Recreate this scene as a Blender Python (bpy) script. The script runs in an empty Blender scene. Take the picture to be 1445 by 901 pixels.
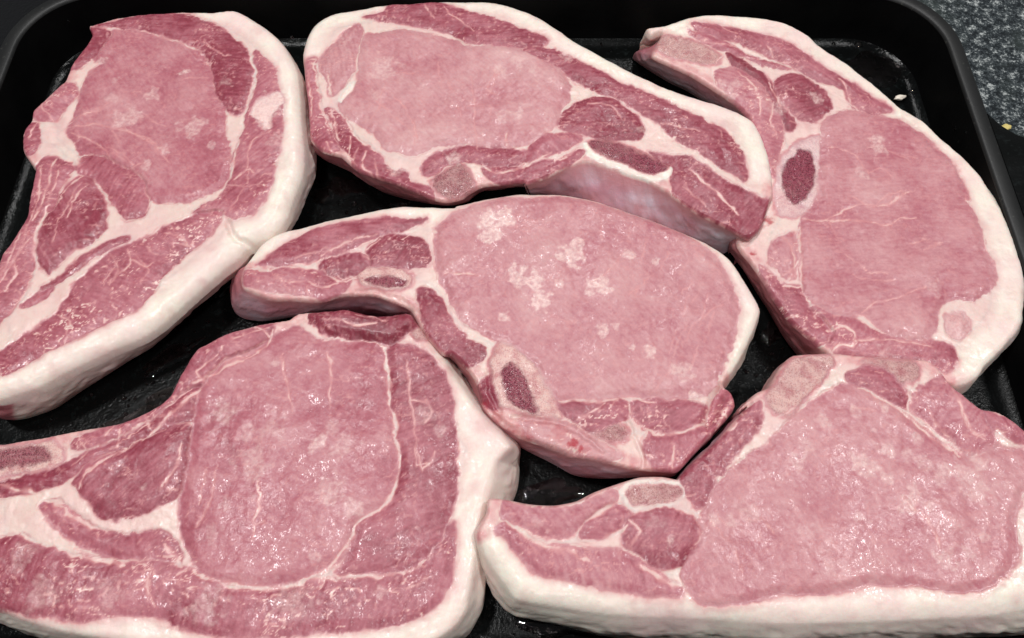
import bpy, math
import numpy as np
from mathutils import Vector

# ------------------------------------------------------------------ camera, world, lamps, exposure
scene = bpy.context.scene
W, H = 1445.0, 901.0
TILT, DIST, FOC = math.radians(26.0), 0.284, 1060.0
TARGET = (0.0, 0.0, 0.015)
CAM = np.array([TARGET[0], TARGET[1] - DIST*math.sin(TILT), TARGET[2] + DIST*math.cos(TILT)])
cd = bpy.data.cameras.new('camera'); cam = bpy.data.objects.new('camera', cd)
scene.collection.objects.link(cam)
cam.location = CAM.tolist(); cam.rotation_euler = (TILT, 0, 0)
cd.sensor_fit = 'HORIZONTAL'; cd.sensor_width = 36.0; cd.lens = 36.0*FOC/W
cd.clip_start = 0.01; cd.clip_end = 50
scene.camera = cam

world = bpy.data.worlds.new('World'); scene.world = world; world.use_nodes = True
bgn = world.node_tree.nodes['Background']
bgn.inputs[0].default_value = (0.94, 0.97, 1.0, 1); bgn.inputs[1].default_value = 0.16

def lamp(name, loc, size, power, col=(1, 0.992, 0.985), aim=(0, 0, 0)):
    l = bpy.data.lights.new(name, 'AREA'); l.shape = 'DISK'; l.size = size; l.energy = power; l.color = col
    o = bpy.data.objects.new(name, l); scene.collection.objects.link(o)
    o.location = loc
    o.rotation_euler = (Vector(aim) - Vector(loc)).to_track_quat('-Z', 'Y').to_euler()
    return o
for lx, ly, lp in ((0.95, 0.12, 14.5), (-0.50, 0.18, 15.5), (-0.25, -1.15, 9.0), (0.15, 1.1, 10.0)):  # the one behind the camera is fill, placed to brighten near fat sides
    lamp('ceiling_and_fill_lamp', (lx, ly, 1.75), 0.20, lp)

vs = scene.view_settings
scene.display_settings.display_device = 'sRGB'
vs.view_transform = 'Standard'; vs.look = 'None'; vs.gamma = 1.0; vs.use_curve_mapping = False
vs.exposure = 0.0

# ------------------------------------------------------------------ helpers
def at(px, py, z):
    """point of the place that lies at height z on the ray through photo pixel (px, py)"""
    px = np.asarray(px, float); py = np.asarray(py, float)
    dx = (px - W/2)/FOC; dy = -(py - H/2)/FOC; dz = -1.0
    s, c = math.sin(TILT), math.cos(TILT)
    wx = dx; wy = dy*c - dz*s; wz = dy*s + dz*c
    t = (z - CAM[2])/wz
    return CAM[0] + wx*t, CAM[1] + wy*t

ZOOM = {'A': (0, 0, 3.004), 'B': (0, 300, 3.004), 'C': (400, 0, 2.816), 'D': (740, 0, 2.503), 'E': (880, 0, 2.5575),
        'F': (1000, 240, 2.816), 'G': (310, 250, 3.337), 'H': (580, 260, 2.096), 'I': (0, 430, 1.9125),
        'J': (240, 430, 1.9135), 'K': (660, 480, 2.14), 'L': (1000, 480, 2.139), 'X': (0, 0, 1.0), 'P': (0, 0, 2.0014), 'Q': (722, 0, 2.0), 'R': (0, 450, 2.0), 'S': (722, 450, 2.0)}

def parse(s):
    """'A: x,y x,y>bx,by /r =kind' -> list of [x, y, bx, by, r, kind]"""
    f = 'X'; r = 2.0; kind = 'n'; out = []
    for t in s.split():
        if t[-1] == ':': f = t[0]; continue
        if t[0] == '/': r = float(t[1:]); continue
        if t[0] == '=': kind = t[1]; continue
        ox, oy, sc = ZOOM[f]
        a = t.split('>')
        x, y = map(float, a[0].split(','))
        p = [ox + x/sc, oy + y/sc, None, None, r, kind]
        if len(a) > 1:
            x, y = map(float, a[1].split(',')); p[2] = ox + x/sc; p[3] = oy + y/sc
        out.append(p)
    return out

def hash2(ix, iy, seed):
    h = (ix.astype(np.int64)*374761393 + iy.astype(np.int64)*668265263 + seed*974634777) & 0x7fffffff
    h = ((h ^ (h >> 13))*1274126177) & 0x7fffffff
    h = ((h ^ (h >> 16))*1103515245 + 12345) & 0x7fffffff
    return (h & 0xffffff)/float(0xffffff)

def noise(x, y, seed=0):
    ix = np.floor(x); iy = np.floor(y); fx = x - ix; fy = y - iy
    u = fx*fx*fx*(fx*(fx*6 - 15) + 10); v = fy*fy*fy*(fy*(fy*6 - 15) + 10)
    def g(a, b):
        th = hash2(ix + a, iy + b, seed)*2*np.pi
        return np.cos(th)*(fx - a) + np.sin(th)*(fy - b)
    n0 = g(0, 0)*(1 - u) + g(1, 0)*u; n1 = g(0, 1)*(1 - u) + g(1, 1)*u
    return (n0*(1 - v) + n1*v)*1.5

def fbm(x, y, seed=0, oct=3):
    r = 0; a = 1.0; tot = 0
    for k in range(oct):
        r = r + a*noise(x*2**k, y*2**k, seed + 17*k); tot += a; a *= 0.5
    return r/tot

def sstep(a, b, x):
    t = np.clip((x - a)/(b - a), 0, 1); return t*t*(3 - 2*t)

def spline(P, closed, n=6):
    P = np.asarray(P, float); N = len(P); out = []; idx = []
    rng = range(N if closed else N - 1)
    for i in rng:
        p1, p2 = P[i], P[(i + 1) % N]
        p0 = P[i - 1] if (closed or i > 0) else p1
        p3 = P[(i + 2) % N] if (closed or i + 2 < N) else p2
        for k in range(n):
            t = k/n
            q = 0.5*((2*p1) + (-p0 + p2)*t + (2*p0 - 5*p1 + 4*p2 - p3)*t*t + (-p0 + 3*p1 - 3*p2 + p3)*t**3)
            lin = p1*(1 - t) + p2*t
            out.append(0.65*q + 0.35*lin); idx.append(i + t)
    if not closed: out.append(P[-1]); idx.append(N - 1)
    return np.array(out), np.array(idx)

def seg_dist(x, y, P, closed):
    """distance of points to a polyline, index and parameter of the nearest segment"""
    best = np.full(x.shape, 1e18); bi = np.zeros(x.shape, int); bt = np.zeros(x.shape)
    N = len(P)
    for i in range(N if closed else N - 1):
        a = P[i]; b = P[(i + 1) % N]; d = b - a; L = d@d + 1e-18
        t = np.clip(((x - a[0])*d[0] + (y - a[1])*d[1])/L, 0, 1)
        q = (x - a[0] - t*d[0])**2 + (y - a[1] - t*d[1])**2
        m = q < best
        best[m] = q[m]; bi[m] = i; bt[m] = t[m]
    return np.sqrt(best), bi, bt

def inside(x, y, P):
    r = np.zeros(x.shape, bool); N = len(P)
    for i in range(N):
        x1, y1 = P[i]; x2, y2 = P[(i + 1) % N]
        if y1 == y2: continue
        c = ((y1 > y) != (y2 > y)) & (x < (x2 - x1)*(y - y1)/(y2 - y1) + x1)
        r ^= c
    return r

def sdf(x, y, P, margin):
    """signed distance (+ inside), only worked out near the polygon"""
    out = np.full(x.shape, -margin*2.0)
    lo = P.min(0) - margin; hi = P.max(0) + margin
    m = (x > lo[0]) & (x < hi[0]) & (y > lo[1]) & (y < hi[1])
    if not m.any(): return out
    xs, ys = x[m], y[m]
    d, _, _ = seg_dist(xs, ys, P, True)
    out[m] = np.where(inside(xs, ys, P), d, -d)
    return out

def sr(r, g, b):
    f = lambda c: (c/255/12.92) if c/255 <= 0.04045 else ((c/255 + 0.055)/1.055)**2.4
    return (f(r), f(g), f(b), 1.0)

class NT:
    def __init__(s, name):
        s.m = bpy.data.materials.new(name); s.m.use_nodes = True; s.t = s.m.node_tree
        s.b = s.t.nodes['Principled BSDF']
    def n(s, typ, **kw):
        o = s.t.nodes.new(typ)
        for k, v in kw.items(): setattr(o, k, v)
        return o
    def l(s, a, b): s.t.links.new(a, b)
    def noise(s, vec, scale, detail=3, rough=0.5, dist=0.0):
        o = s.n('ShaderNodeTexNoise'); o.inputs['Scale'].default_value = scale
        o.inputs['Detail'].default_value = detail; o.inputs['Roughness'].default_value = rough
        o.inputs['Distortion'].default_value = dist
        s.l(vec, o.inputs['Vector']); return o.outputs['Fac']
    def ramp(s, fac, a, b, lo=0.0, hi=1.0):
        o = s.n('ShaderNodeMapRange'); o.inputs[1].default_value = a; o.inputs[2].default_value = b
        o.inputs[3].default_value = lo; o.inputs[4].default_value = hi
        s.l(fac, o.inputs[0]); return o.outputs[0]
    def math(s, op, a, b=None):
        o = s.n('ShaderNodeMath', operation=op)
        for i, v in enumerate((a, b)):
            if v is None: continue
            if isinstance(v, (int, float)): o.inputs[i].default_value = v
            else: s.l(v, o.inputs[i])
        return o.outputs[0]
    def mix(s, fac, a, b, mode='MIX'):
        o = s.n('ShaderNodeMix', data_type='RGBA', blend_type=mode)
        for i, v in ((0, fac), (6, a), (7, b)):
            if isinstance(v, (int, float)): o.inputs[i].default_value = v
            elif isinstance(v, tuple): o.inputs[i].default_value = v
            else: s.l(v, o.inputs[i])
        return o.outputs[2]
    def bump(s, h, strength, dist, prev=None):
        o = s.n('ShaderNodeBump'); o.inputs['Strength'].default_value = strength; o.inputs['Distance'].default_value = dist
        s.l(h, o.inputs['Height'])
        if prev is not None: s.l(prev, o.inputs['Normal'])
        return o.outputs[0]

def link_obj(name, me, parent=None, m=None, **props):
    o = bpy.data.objects.new(name, me); scene.collection.objects.link(o)
    if parent is not None: o.parent = parent
    if m is not None and me is not None:
        me.materials.append(m)
    for k, v in props.items(): o[k] = v
    return o

def mesh_from(name, V, F, smooth=True):
    me = bpy.data.meshes.new(name)
    me.from_pydata([tuple(map(float, v)) for v in V], [], [tuple(map(int, f)) for f in F])
    if smooth: me.shade_smooth()
    me.update(); return me

# ------------------------------------------------------------------ materials
def make_meat():
    k = NT('raw_pork')
    tc = k.n('ShaderNodeTexCoord').outputs['Object']
    at_ = k.n('ShaderNodeAttribute', attribute_name='mask_a'); sa = k.n('ShaderNodeSeparateColor'); k.l(at_.outputs['Color'], sa.inputs[0])
    fat, tone, bone = sa.outputs[0], sa.outputs[1], sa.outputs[2]
    bt_ = k.n('ShaderNodeAttribute', attribute_name='mask_b'); sb = k.n('ShaderNodeSeparateColor'); k.l(bt_.outputs['Color'], sb.inputs[0])
    frost, memb, blood = sb.outputs[0], sb.outputs[1], sb.outputs[2]
    n_big = k.noise(tc, 45, 3); n_mid = k.noise(tc, 260, 4, 0.6); n_fine = k.noise(tc, 1300, 3, 0.6); n_grain = k.noise(tc, 800, 3, 0.7)
    # lean
    cr = k.n('ShaderNodeValToRGB'); e = cr.color_ramp.elements
    e[0].position = 0.0; e[0].color = sr(112, 38, 50)
    e[1].position = 1.0; e[1].color = sr(208, 166, 164)
    for p, c in ((0.25, sr(137, 56, 71)), (0.5, sr(171, 99, 110)), (0.72, sr(191, 134, 138))):
        q = e.new(p); q.color = c
    t = k.math('ADD', tone, k.ramp(n_mid, 0.3, 0.7, -0.045, 0.045))
    t = k.math('ADD', t, k.ramp(n_fine, 0.3, 0.7, -0.03, 0.03))
    t = k.math('ADD', t, k.ramp(n_big, 0.3, 0.7, -0.07, 0.07))
    k.l(t, cr.inputs[0]); col = cr.outputs[0]
    flecks = k.ramp(k.noise(tc, 850, 4, 0.7), 0.60, 0.76, 0, 0.13)
    col = k.mix(flecks, col, sr(210, 166, 168))
    # bone
    vor = k.n('ShaderNodeTexVoronoi'); vor.inputs['Scale'].default_value = 1700; k.l(tc, vor.inputs['Vector'])
    spg = k.math('ADD', vor.outputs['Distance'], k.ramp(n_grain, 0.3, 0.7, -0.2, 0.2))
    bcol = k.mix(k.ramp(spg, 0.10, 0.62), sr(92, 24, 42), sr(150, 70, 86))
    bc2 = k.mix(k.ramp(spg, 0.05, 0.55), sr(194, 138, 136), sr(213, 175, 167))
    bc2 = k.mix(k.ramp(n_mid, 0.48, 0.68, 0, 0.6), bc2, sr(166, 82, 92))
    bcol = k.mix(k.ramp(tone, 0.0, 0.9), bcol, bc2)
    col = k.mix(bone, col, bcol)
    # fat
    fcol = k.mix(k.ramp(n_big, 0.38, 0.68), sr(232, 223, 209), sr(228, 203, 197))
    fcol = k.mix(k.ramp(n_mid, 0.45, 0.78, 0, 0.35), fcol, sr(216, 184, 180))
    fcol = k.mix(k.ramp(n_fine, 0.4, 0.7, 0, 0.10), fcol, sr(214, 190, 180))
    half = k.mix(k.ramp(fat, 0.0, 0.5), col, sr(204, 142, 142))
    f2 = k.ramp(fat, 0.35, 0.95)
    col = k.mix(f2, half, fcol)
    col = k.mix(k.math('MULTIPLY', frost, k.ramp(n_grain, 0.36, 0.58, 0.5, 1.0)), col, sr(230, 201, 194))
    col = k.mix(k.math('MULTIPLY', memb, k.ramp(n_mid, 0.3, 0.7, 0.65, 1.0)), col, k.mix(k.ramp(n_big, 0.4, 0.62), sr(220, 212, 224), sr(196, 142, 158)))
    col = k.mix(blood, col, sr(165, 36, 52))
    k.l(col, k.b.inputs['Base Color'])
    # relief
    b1 = k.bump(n_mid, 0.5, 0.0007); k.l(k.ramp(fat, 0.3, 1, 0.5, 0.14), b1.node.inputs['Strength'])
    b2 = k.bump(n_fine, 0.5, 0.00015, b1)
    bb = k.n('ShaderNodeBump'); bb.inputs['Distance'].default_value = 0.0005
    k.l(k.math('MULTIPLY', bone, k.ramp(tone, 0.2, 0.9, 1.0, 0.25)), bb.inputs['Strength']); k.l(spg, bb.inputs['Height']); k.l(b2, bb.inputs['Normal'])
    k.l(bb.outputs[0], k.b.inputs['Normal'])
    rgh = k.math('ADD', k.ramp(fat, 0.3, 1.0, 0.39, 0.36), k.ramp(n_big, 0.35, 0.65, -0.08, 0.12))
    k.l(rgh, k.b.inputs['Roughness'])
    k.b.inputs['IOR'].default_value = 1.43
    k.l(k.ramp(fat, 0, 1, 0.22, 0.36), k.b.inputs['Subsurface Weight'])
    k.b.inputs['Subsurface Radius'].default_value = (0.0040, 0.0014, 0.0010)
    k.b.inputs['Subsurface Scale'].default_value = 1.0
    wet = k.ramp(k.noise(tc, 55, 4, 0.65), 0.42, 0.68, 0.08, 0.55)
    k.l(wet, k.b.inputs['Coat Weight']); k.b.inputs['Coat Roughness'].default_value = 0.15
    k.b.inputs['Coat IOR'].default_value = 1.5
    mp = k.n('ShaderNodeMapping'); mp.inputs['Rotation'].default_value = (0, 0, math.radians(40)); mp.inputs['Scale'].default_value = (1, 0.55, 1)
    k.l(tc, mp.inputs['Vector']); mv = mp.outputs[0]
    c0 = k.bump(k.noise(tc, 430, 2, 0.5), 0.5, 0.00016)
    c1 = k.bump(k.ramp(k.noise(mv, 2100, 1, 0.5), 0.44, 0.70), 0.8, 0.00012, c0)
    k.l(k.bump(k.noise(mv, 3200, 1, 0.5), 0.5, 0.00004, c1), k.b.inputs['Coat Normal'])
    return k.m
MEAT = make_meat()

def make_enamel():
    k = NT('black_enamel'); tc = k.n('ShaderNodeTexCoord').outputs['Object']
    n1 = k.noise(tc, 900, 3, 0.6); n2 = k.noise(tc, 28, 4, 0.6); n3 = k.noise(tc, 300, 3, 0.7)
    c = k.mix(k.ramp(n3, 0.55, 0.75), sr(9, 10, 10), sr(22, 26, 26))
    k.l(c, k.b.inputs['Base Color'])
    k.l(k.ramp(n2, 0.35, 0.65, 0.10, 0.34), k.b.inputs['Roughness'])
    k.l(k.bump(n1, 0.35, 0.0004, k.bump(n3, 0.4, 0.0004)), k.b.inputs['Normal'])
    k.b.inputs['IOR'].default_value = 1.22
    return k.m
def make_wall_enamel():
    k = NT('smooth_black_enamel'); tc = k.n('ShaderNodeTexCoord').outputs['Object']
    n1 = k.noise(tc, 700, 3, 0.6); n2 = k.noise(tc, 60, 4, 0.6)
    k.l(k.mix(n2, sr(5, 5, 6), sr(15, 15, 15)), k.b.inputs['Base Color'])
    k.l(k.ramp(n2, 0.35, 0.65, 0.38, 0.55), k.b.inputs['Roughness'])
    k.l(k.bump(n1, 0.2, 0.0004), k.b.inputs['Normal'])
    k.b.inputs['IOR'].default_value = 1.2
    return k.m
def make_rim():
    k = NT('worn_enamel_rim'); tc = k.n('ShaderNodeTexCoord').outputs['Object']
    n1 = k.noise(tc, 500, 4, 0.7); n2 = k.noise(tc, 40, 3)
    c = k.mix(k.ramp(n2, 0.4, 0.65), sr(6, 6, 6), sr(15, 15, 14))
    k.l(k.mix(k.ramp(n1, 0.62, 0.75), c, sr(70, 70, 64)), k.b.inputs['Base Color'])
    k.b.inputs['Roughness'].default_value = 0.5; k.l(k.bump(n1, 0.3, 0.0003), k.b.inputs['Normal'])
    return k.m
def make_granite():
    k = NT('dark_granite'); tc = k.n('ShaderNodeTexCoord').outputs['Object']
    n1 = k.noise(tc, 900, 5, 0.75, 0.3); n2 = k.noise(tc, 230, 4, 0.6); n3 = k.noise(tc, 35, 2)
    v = k.n('ShaderNodeTexVoronoi'); v.inputs['Scale'].default_value = 420; k.l(tc, v.inputs['Vector'])
    s = k.math('ADD', n1, k.ramp(n2, 0.3, 0.7, -0.16, 0.16))
    c = k.mix(k.ramp(s, 0.40, 0.55), sr(20, 24, 27), sr(58, 64, 67))
    c = k.mix(k.ramp(s, 0.56, 0.70), c, sr(168, 172, 170))
    c = k.mix(k.ramp(v.outputs['Distance'], 0.0, 0.16, 0.5, 0.0), c, sr(26, 32, 48))
    c = k.mix(k.ramp(n3, 0.55, 0.7, 0, 0.4), c, sr(58, 66, 62))
    k.l(c, k.b.inputs['Base Color']); k.b.inputs['Roughness'].default_value = 0.22
    return k.m
def make_plain(name, col, rough, noise_amt=0.3, scale=900, sss=0.0):
    k = NT(name); tc = k.n('ShaderNodeTexCoord').outputs['Object']
    n = k.noise(tc, scale, 3, 0.6)
    k.l(k.mix(n, tuple(c*(1 - noise_amt) for c in col[:3]) + (1,), tuple(min(1, c*(1 + noise_amt)) for c in col[:3]) + (1,)), k.b.inputs['Base Color'])
    k.l(k.bump(n, 0.5, 0.0005), k.b.inputs['Normal'])
    k.b.inputs['Roughness'].default_value = rough
    return k.m
def make_juice():
    k = NT('clear_pink_juice')
    k.b.inputs['Base Color'].default_value = (0.9, 0.75, 0.75, 1); k.b.inputs['Roughness'].default_value = 0.04
    k.b.inputs['Transmission Weight'].default_value = 1.0; k.b.inputs['IOR'].default_value = 1.34
    return k.m
ENAMEL, WALLM, GRANITE, JUICE = make_enamel(), make_wall_enamel(), make_granite(), make_juice()

# ------------------------------------------------------------------ setting: worktop and roasting tray
def rrect(cx, cy, hx, hy, r, z, n=14):
    out = []
    for qx, qy, a0 in ((1, 1, 0), (-1, 1, 90), (-1, -1, 180), (1, -1, 270)):
        for k in range(n + 1):
            a = math.radians(a0 + 90*k/n)
            out.append((cx + qx*(hx - r) + r*math.cos(a), cy + qy*(hy - r) + r*math.sin(a), z))
    return out
def loft(name, rings, parent, m, cap_first=False, cap_last=False, **kw):
    V = [p for r in rings for p in r]; n = len(rings[0]); F = []
    for i in range(len(rings) - 1):
        for j in range(n):
            k = (j + 1) % n
            F.append((i*n + j, i*n + k, (i + 1)*n + k, (i + 1)*n + j))
    if cap_first: F.append(tuple(range(n - 1, -1, -1)))
    if cap_last: F.append(tuple((len(rings) - 1)*n + j for j in range(n)))
    return link_obj(name, mesh_from(name, V, F), parent, m, **kw)

top_ = mesh_from('worktop', [(-1.2, -0.8, -0.004), (1.2, -0.8, -0.004), (1.2, 1.2, -0.004), (-1.2, 1.2, -0.004),
                             (-1.2, -0.8, -0.034), (1.2, -0.8, -0.034), (1.2, 1.2, -0.034), (-1.2, 1.2, -0.034)],
                 [(0, 1, 2, 3), (7, 6, 5, 4), (0, 4, 5, 1), (1, 5, 6, 2), (2, 6, 7, 3), (3, 7, 4, 0)], False)
link_obj('worktop', top_, None, GRANITE, kind='structure')

gl = make_plain('gloss_black', sr(8, 8, 10), 0.12, 0.1)  # thin black slab added to keep the granite left of the tray dark
cx1 = float(at(95, 60, 0.0)[0])
link_obj('dark_slab', mesh_from('dark_slab', [(-1.0, -0.35, -0.0037), (cx1, -0.35, -0.0037), (cx1, 0.55, -0.0037), (-1.0, 0.55, -0.0037), (-1.0, -0.35, -0.005), (cx1, -0.35, -0.005), (cx1, 0.55, -0.005), (-1.0, 0.55, -0.005)],
                               [(0, 1, 2, 3), (0, 4, 5, 1), (1, 5, 6, 2), (2, 6, 7, 3), (3, 7, 4, 0)], False), None, gl, kind='structure')

RIM_Z = 0.027
fx1, _ = at(1301, 155, 0.0); _, fy1 = at(1100, 59, 0.0); rx0, _ = at(-12, 150, RIM_Z); rx1, _ = at(1378, 180, RIM_Z)
_, fy0 = at(720, 915, 0.0)
tcx = float(rx0 + rx1)/2; slant = float(rx1 - fx1); hx = float(fx1) - tcx
tcy = float(fy0 + fy1)/2; hy = float(fy1 - fy0)/2
print('TRAY', hx, hy, slant, tcx, tcy); slant = max(0.002, min(slant, 0.014))
tray = link_obj('roasting_tray', None, None, None, label='large black enamel roasting tray holding the six raw pork chops', category='roasting tray')
tray.location = (tcx, tcy, 0)
def R_(e, z, r0=0.030): return rrect(0, 0, hx + e, hy + e, r0 + e, z)
floor_rings = [rrect(0, 0, hx*0.5, hy*0.5, 0.02, 0.0), R_(-0.010, 0.0), R_(-0.0075, 0.0002), R_(-0.005, 0.0), R_(-0.002, 0.0004), R_(0.0, 0.002)]
loft('base', floor_rings, tray, ENAMEL, cap_first=True)
wr = [R_(0.0, 0.002)] + [R_(slant*(0.12 + 0.88*t), 0.002 + (RIM_Z - 0.004)*t) for t in (0.12, 0.3, 0.5, 0.7, 0.88, 1.0)]
loft('side_wall', wr, tray, WALLM)
e0 = slant; z0 = 0.002 + RIM_Z - 0.004
RIMM = make_rim()
rimr = [R_(e0, z0), R_(e0 + 0.0004, z0 + 0.0010), R_(e0 + 0.0012, z0 + 0.0014), R_(e0 + 0.0035, z0 + 0.0013), R_(e0 + 0.0062, z0 + 0.0008), R_(e0 + 0.0072, z0), R_(e0 + 0.0075, z0 - 0.002), R_(e0 + 0.006, z0 - 0.006), R_(0.004, -0.0035), R_(-0.01, -0.0035)]
loft('rim', rimr, tray, RIMM)
def handle(side):
    xo = hx + e0 + 0.0072; w = 0.055; hh = float(at(1430, 198, RIM_Z)[1]) - tcy
    lo_ = -hh
    prof = [(0, hh + 0.016), (0.004, hh + 0.010), (0.009, hh + 0.005), (0.016, hh + 0.0015), (0.026, hh), (w - 0.02, hh - 0.002), (w - 0.008, hh - 0.006), (w, hh - 0.018)]
    full = prof + [(x, -y) for x, y in reversed(prof)]
    n = len(full); rings = []
    for z, ins in ((0.0003, 0.0012), (0.0003, 0.0006), (-0.0004, 0), (-0.004, 0)):
        rings.append([(side*(xo + max(0.0, x - (ins if x > 0 else 0))), y - math.copysign(ins, y), z0 + z) for x, y in full])
    V = [p for r in rings for p in r]; F = []
    for i in range(3):
        for j in range(n):
            k = (j + 1) % n; F.append((i*n + j, i*n + k, (i + 1)*n + k, (i + 1)*n + j))
    F.append(tuple(range(n))); F.append(tuple(3*n + j for j in range(n - 1, -1, -1)))
    link_obj('handle', mesh_from('handle', V, F, False), tray, ENAMEL)
handle(1); handle(-1)

# ------------------------------------------------------------------ pork chops
GRID = 0.00042
def chop(name_, label, T, slope, outline, parts, seams=(), blots=(), creases=(), seed=1, zb=0.0008, fiber=0.3, blot=0.8, crisp=0.50, bsize=1.0, bloods=()):
    P = parse(outline)
    px = np.array([[p[0], p[1]] for p in P])
    # plane of the top: T at the middle of the outline, sloping by slope (m per m)
    c0 = np.array(at(*px.mean(0), T)).ravel()
    def zplane(x, y): return T + slope[0]*(x - c0[0]) + slope[1]*(y - c0[1])
    def top_xy(q):
        q = np.asarray(q, float); z = np.full(len(q), T)
        for _ in range(6):
            x, y = at(q[:, 0], q[:, 1], z); z = zplane(x, y)
        return np.stack([x, y], 1)
    O = top_xy(px)
    D, idx = spline(O, True, 5)
    N = len(D); area = 0.5*np.sum(D[:, 0]*np.roll(D[:, 1], -1) - np.roll(D[:, 0], -1)*D[:, 1])
    tang = np.roll(D, -1, 0) - np.roll(D, 1, 0); tang /= np.linalg.norm(tang, axis=1)[:, None] + 1e-12
    nrm = np.stack([tang[:, 1], -tang[:, 0]], 1)*(1 if area > 0 else -1)          # outward
    off0 = np.full((len(P), 2), np.nan)
    for i, p in enumerate(P):
        if p[2] is not None:
            bx, by = at(p[2], p[3], zb); off0[i] = (bx - O[i, 0], by - O[i, 1])
    off = np.zeros((N, 2)); rad = np.zeros(N); kinds = []
    for j in range(N):
        i = int(idx[j]); t = idx[j] - i; k = (i + 1) % len(P)
        oa = off0[i] if not np.isnan(off0[i, 0]) else -nrm[j]*0.0015
        ob = off0[k] if not np.isnan(off0[k, 0]) else -nrm[j]*0.0015
        off[j] = oa*(1 - t) + ob*t
        rad[j] = (P[i][4]*(1 - t) + P[k][4]*t)*0.001; kinds.append(P[i][5])
    kinds = np.array(kinds)
    kw = {}
    def smooth(a, n):
        for _ in range(n): a = (np.roll(a, 1, 0) + 2*a + np.roll(a, -1, 0))/4
        return a
    off = smooth(off, 4); rad = smooth(rad, 8)
    # grid
    lo = D.min(0) - 2*GRID; hi = D.max(0) + 2*GRID
    nx = int((hi[0] - lo[0])/GRID) + 2; ny = int((hi[1] - lo[1])/GRID) + 2
    gx, gy = np.meshgrid(lo[0] + np.arange(nx)*GRID, lo[1] + np.arange(ny)*GRID)
    ins = inside(gx.ravel(), gy.ravel(), D)
    sd = np.where(ins, 1.0, -1.0)*0.02; sd = sd.reshape(gx.shape)
    near = np.zeros(gx.shape, bool)
    # distances only for points near the outline (12 mm) and inside or just outside
    d, bi, bt = seg_dist(gx.ravel(), gy.ravel(), D, True)
    d = d.reshape(gx.shape); bi = bi.reshape(gx.shape); bt = bt.reshape(gx.shape)
    ins = ins.reshape(gx.shape); sd = np.where(ins, d, -d)
    ok = sd > -0.5*GRID
    cell = ok[:-1, :-1] & ok[1:, :-1] & ok[1:, 1:] & ok[:-1, 1:]
    vid = np.arange(gx.size).reshape(gx.shape)
    Q = np.stack([vid[:-1, :-1][cell], vid[:-1, 1:][cell], vid[1:, 1:][cell], vid[1:, :-1][cell]], 1)
    used = np.unique(Q); remap = np.full(gx.size, -1); remap[used] = np.arange(len(used)); Q = remap[Q]
    x = gx.ravel()[used].copy(); y = gy.ravel()[used].copy(); s = sd.ravel()[used].copy(); bi = bi.ravel()[used]; bt = bt.ravel()[used]
    # boundary edges
    E = np.concatenate([Q[:, [0, 1]], Q[:, [1, 2]], Q[:, [2, 3]], Q[:, [3, 0]]])
    key = E.min(1).astype(np.int64)*len(used) + E.max(1)
    uq, inv, cnt = np.unique(key, return_inverse=True, return_counts=True)
    BE = E[cnt[inv] == 1]
    bverts = np.unique(BE)
    isb = np.zeros(len(used), bool); isb[bverts] = True
    snap = isb | (np.abs(s) < 0.35*GRID)
    qx = D[bi, 0]*(1 - bt) + D[(bi + 1) % N, 0]*bt; qy = D[bi, 1]*(1 - bt) + D[(bi + 1) % N, 1]*bt
    x[snap] = qx[snap]; y[snap] = qy[snap]; s[snap] = 0
    s = np.maximum(s, 0)
    # masks
    mm = 1000.0; X, Y = x*mm, y*mm
    fea = sstep(-0.05, 0.45, fbm(X/14, Y/14, seed + 4, 2))
    wx = x + 0.0012*fbm(X/13, Y/13, seed + 160, 2) + 0.0009*fbm(X/4, Y/4, seed) + (0.00012 + 0.0012*fea)*fbm(X/2.0, Y/2.0, seed + 3, 3)
    wy = y + 0.0012*fbm(X/13 + 30, Y/13, seed + 161, 2) + 0.0009*fbm(X/4 + 50, Y/4, seed + 5) + (0.00012 + 0.0012*fea)*fbm(X/2.0 + 9, Y/2.0, seed + 8, 3)
    n = len(x)
    fat = np.ones(n); tone = np.full(n, 0.5); bone = np.zeros(n); frost = np.zeros(n); memb = np.zeros(n); blood = np.zeros(n)
    rr = np.interp(bi + bt, np.arange(N + 1), np.append(rad, rad[0]))
    tissue = np.maximum(sstep(0.006, 0.012, s), 1 - sstep(0.0022, 0.0034, rr))
    near_ri = np.zeros(n, int); fib = np.zeros(n); ang = np.zeros(n); fat = np.zeros(n); bare = np.ones(n); rmax = np.full(n, -0.02)
    wob = 0.55 + 1.3*sstep(-0.3, 0.6, fbm(X/8, Y/8, seed + 6, 2))
    lab = np.full(n, -1); hgt = np.zeros(n); marb = np.zeros(n)
    lowf = fbm(X/22, Y/22, seed + 20)
    for ri, (pname, kind, tn, opts, poly) in enumerate(parts):
        pp = top_xy(np.array([[p[0], p[1]] for p in parse(poly)])); pd, _ = spline(pp, True, 4)
        r = sdf(wx, wy, pd, 0.010)
        w = opts.get('soft', 1.1 if kind == 'bone' else 0.7)*0.001*wob
        if kind in ('lean', 'bone'): near_ri = np.where(r > rmax, ri, near_ri); rmax = np.maximum(rmax, r)
        if kind == 'lean': r = r + 0.0002 + 0.0008*tissue
        line_ = (0.06 + 0.45*sstep(-0.25, 0.35, fbm(X/6, Y/6, seed + 130 + ri, 2)))*np.exp(-(r/0.00030)**2)*tissue
        a = sstep(-w, w, r)
        lab[a > 0.5] = ri
        if kind != 'memb': bare = bare*(1 - a); memb = memb*(1 - a); frost = frost*(1 - a)
        fib = np.where(a > 0.5, 0.055 if pname == 'loin_eye' else 0.11, fib)
        ang = np.where(a > 0.5, 0.9*ri, ang)
        tn = tn + 0.10*(float(hash2(np.array([ri*3.0 + 1]), np.array([seed*5.0]), 9)[0]) - 0.5)
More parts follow.
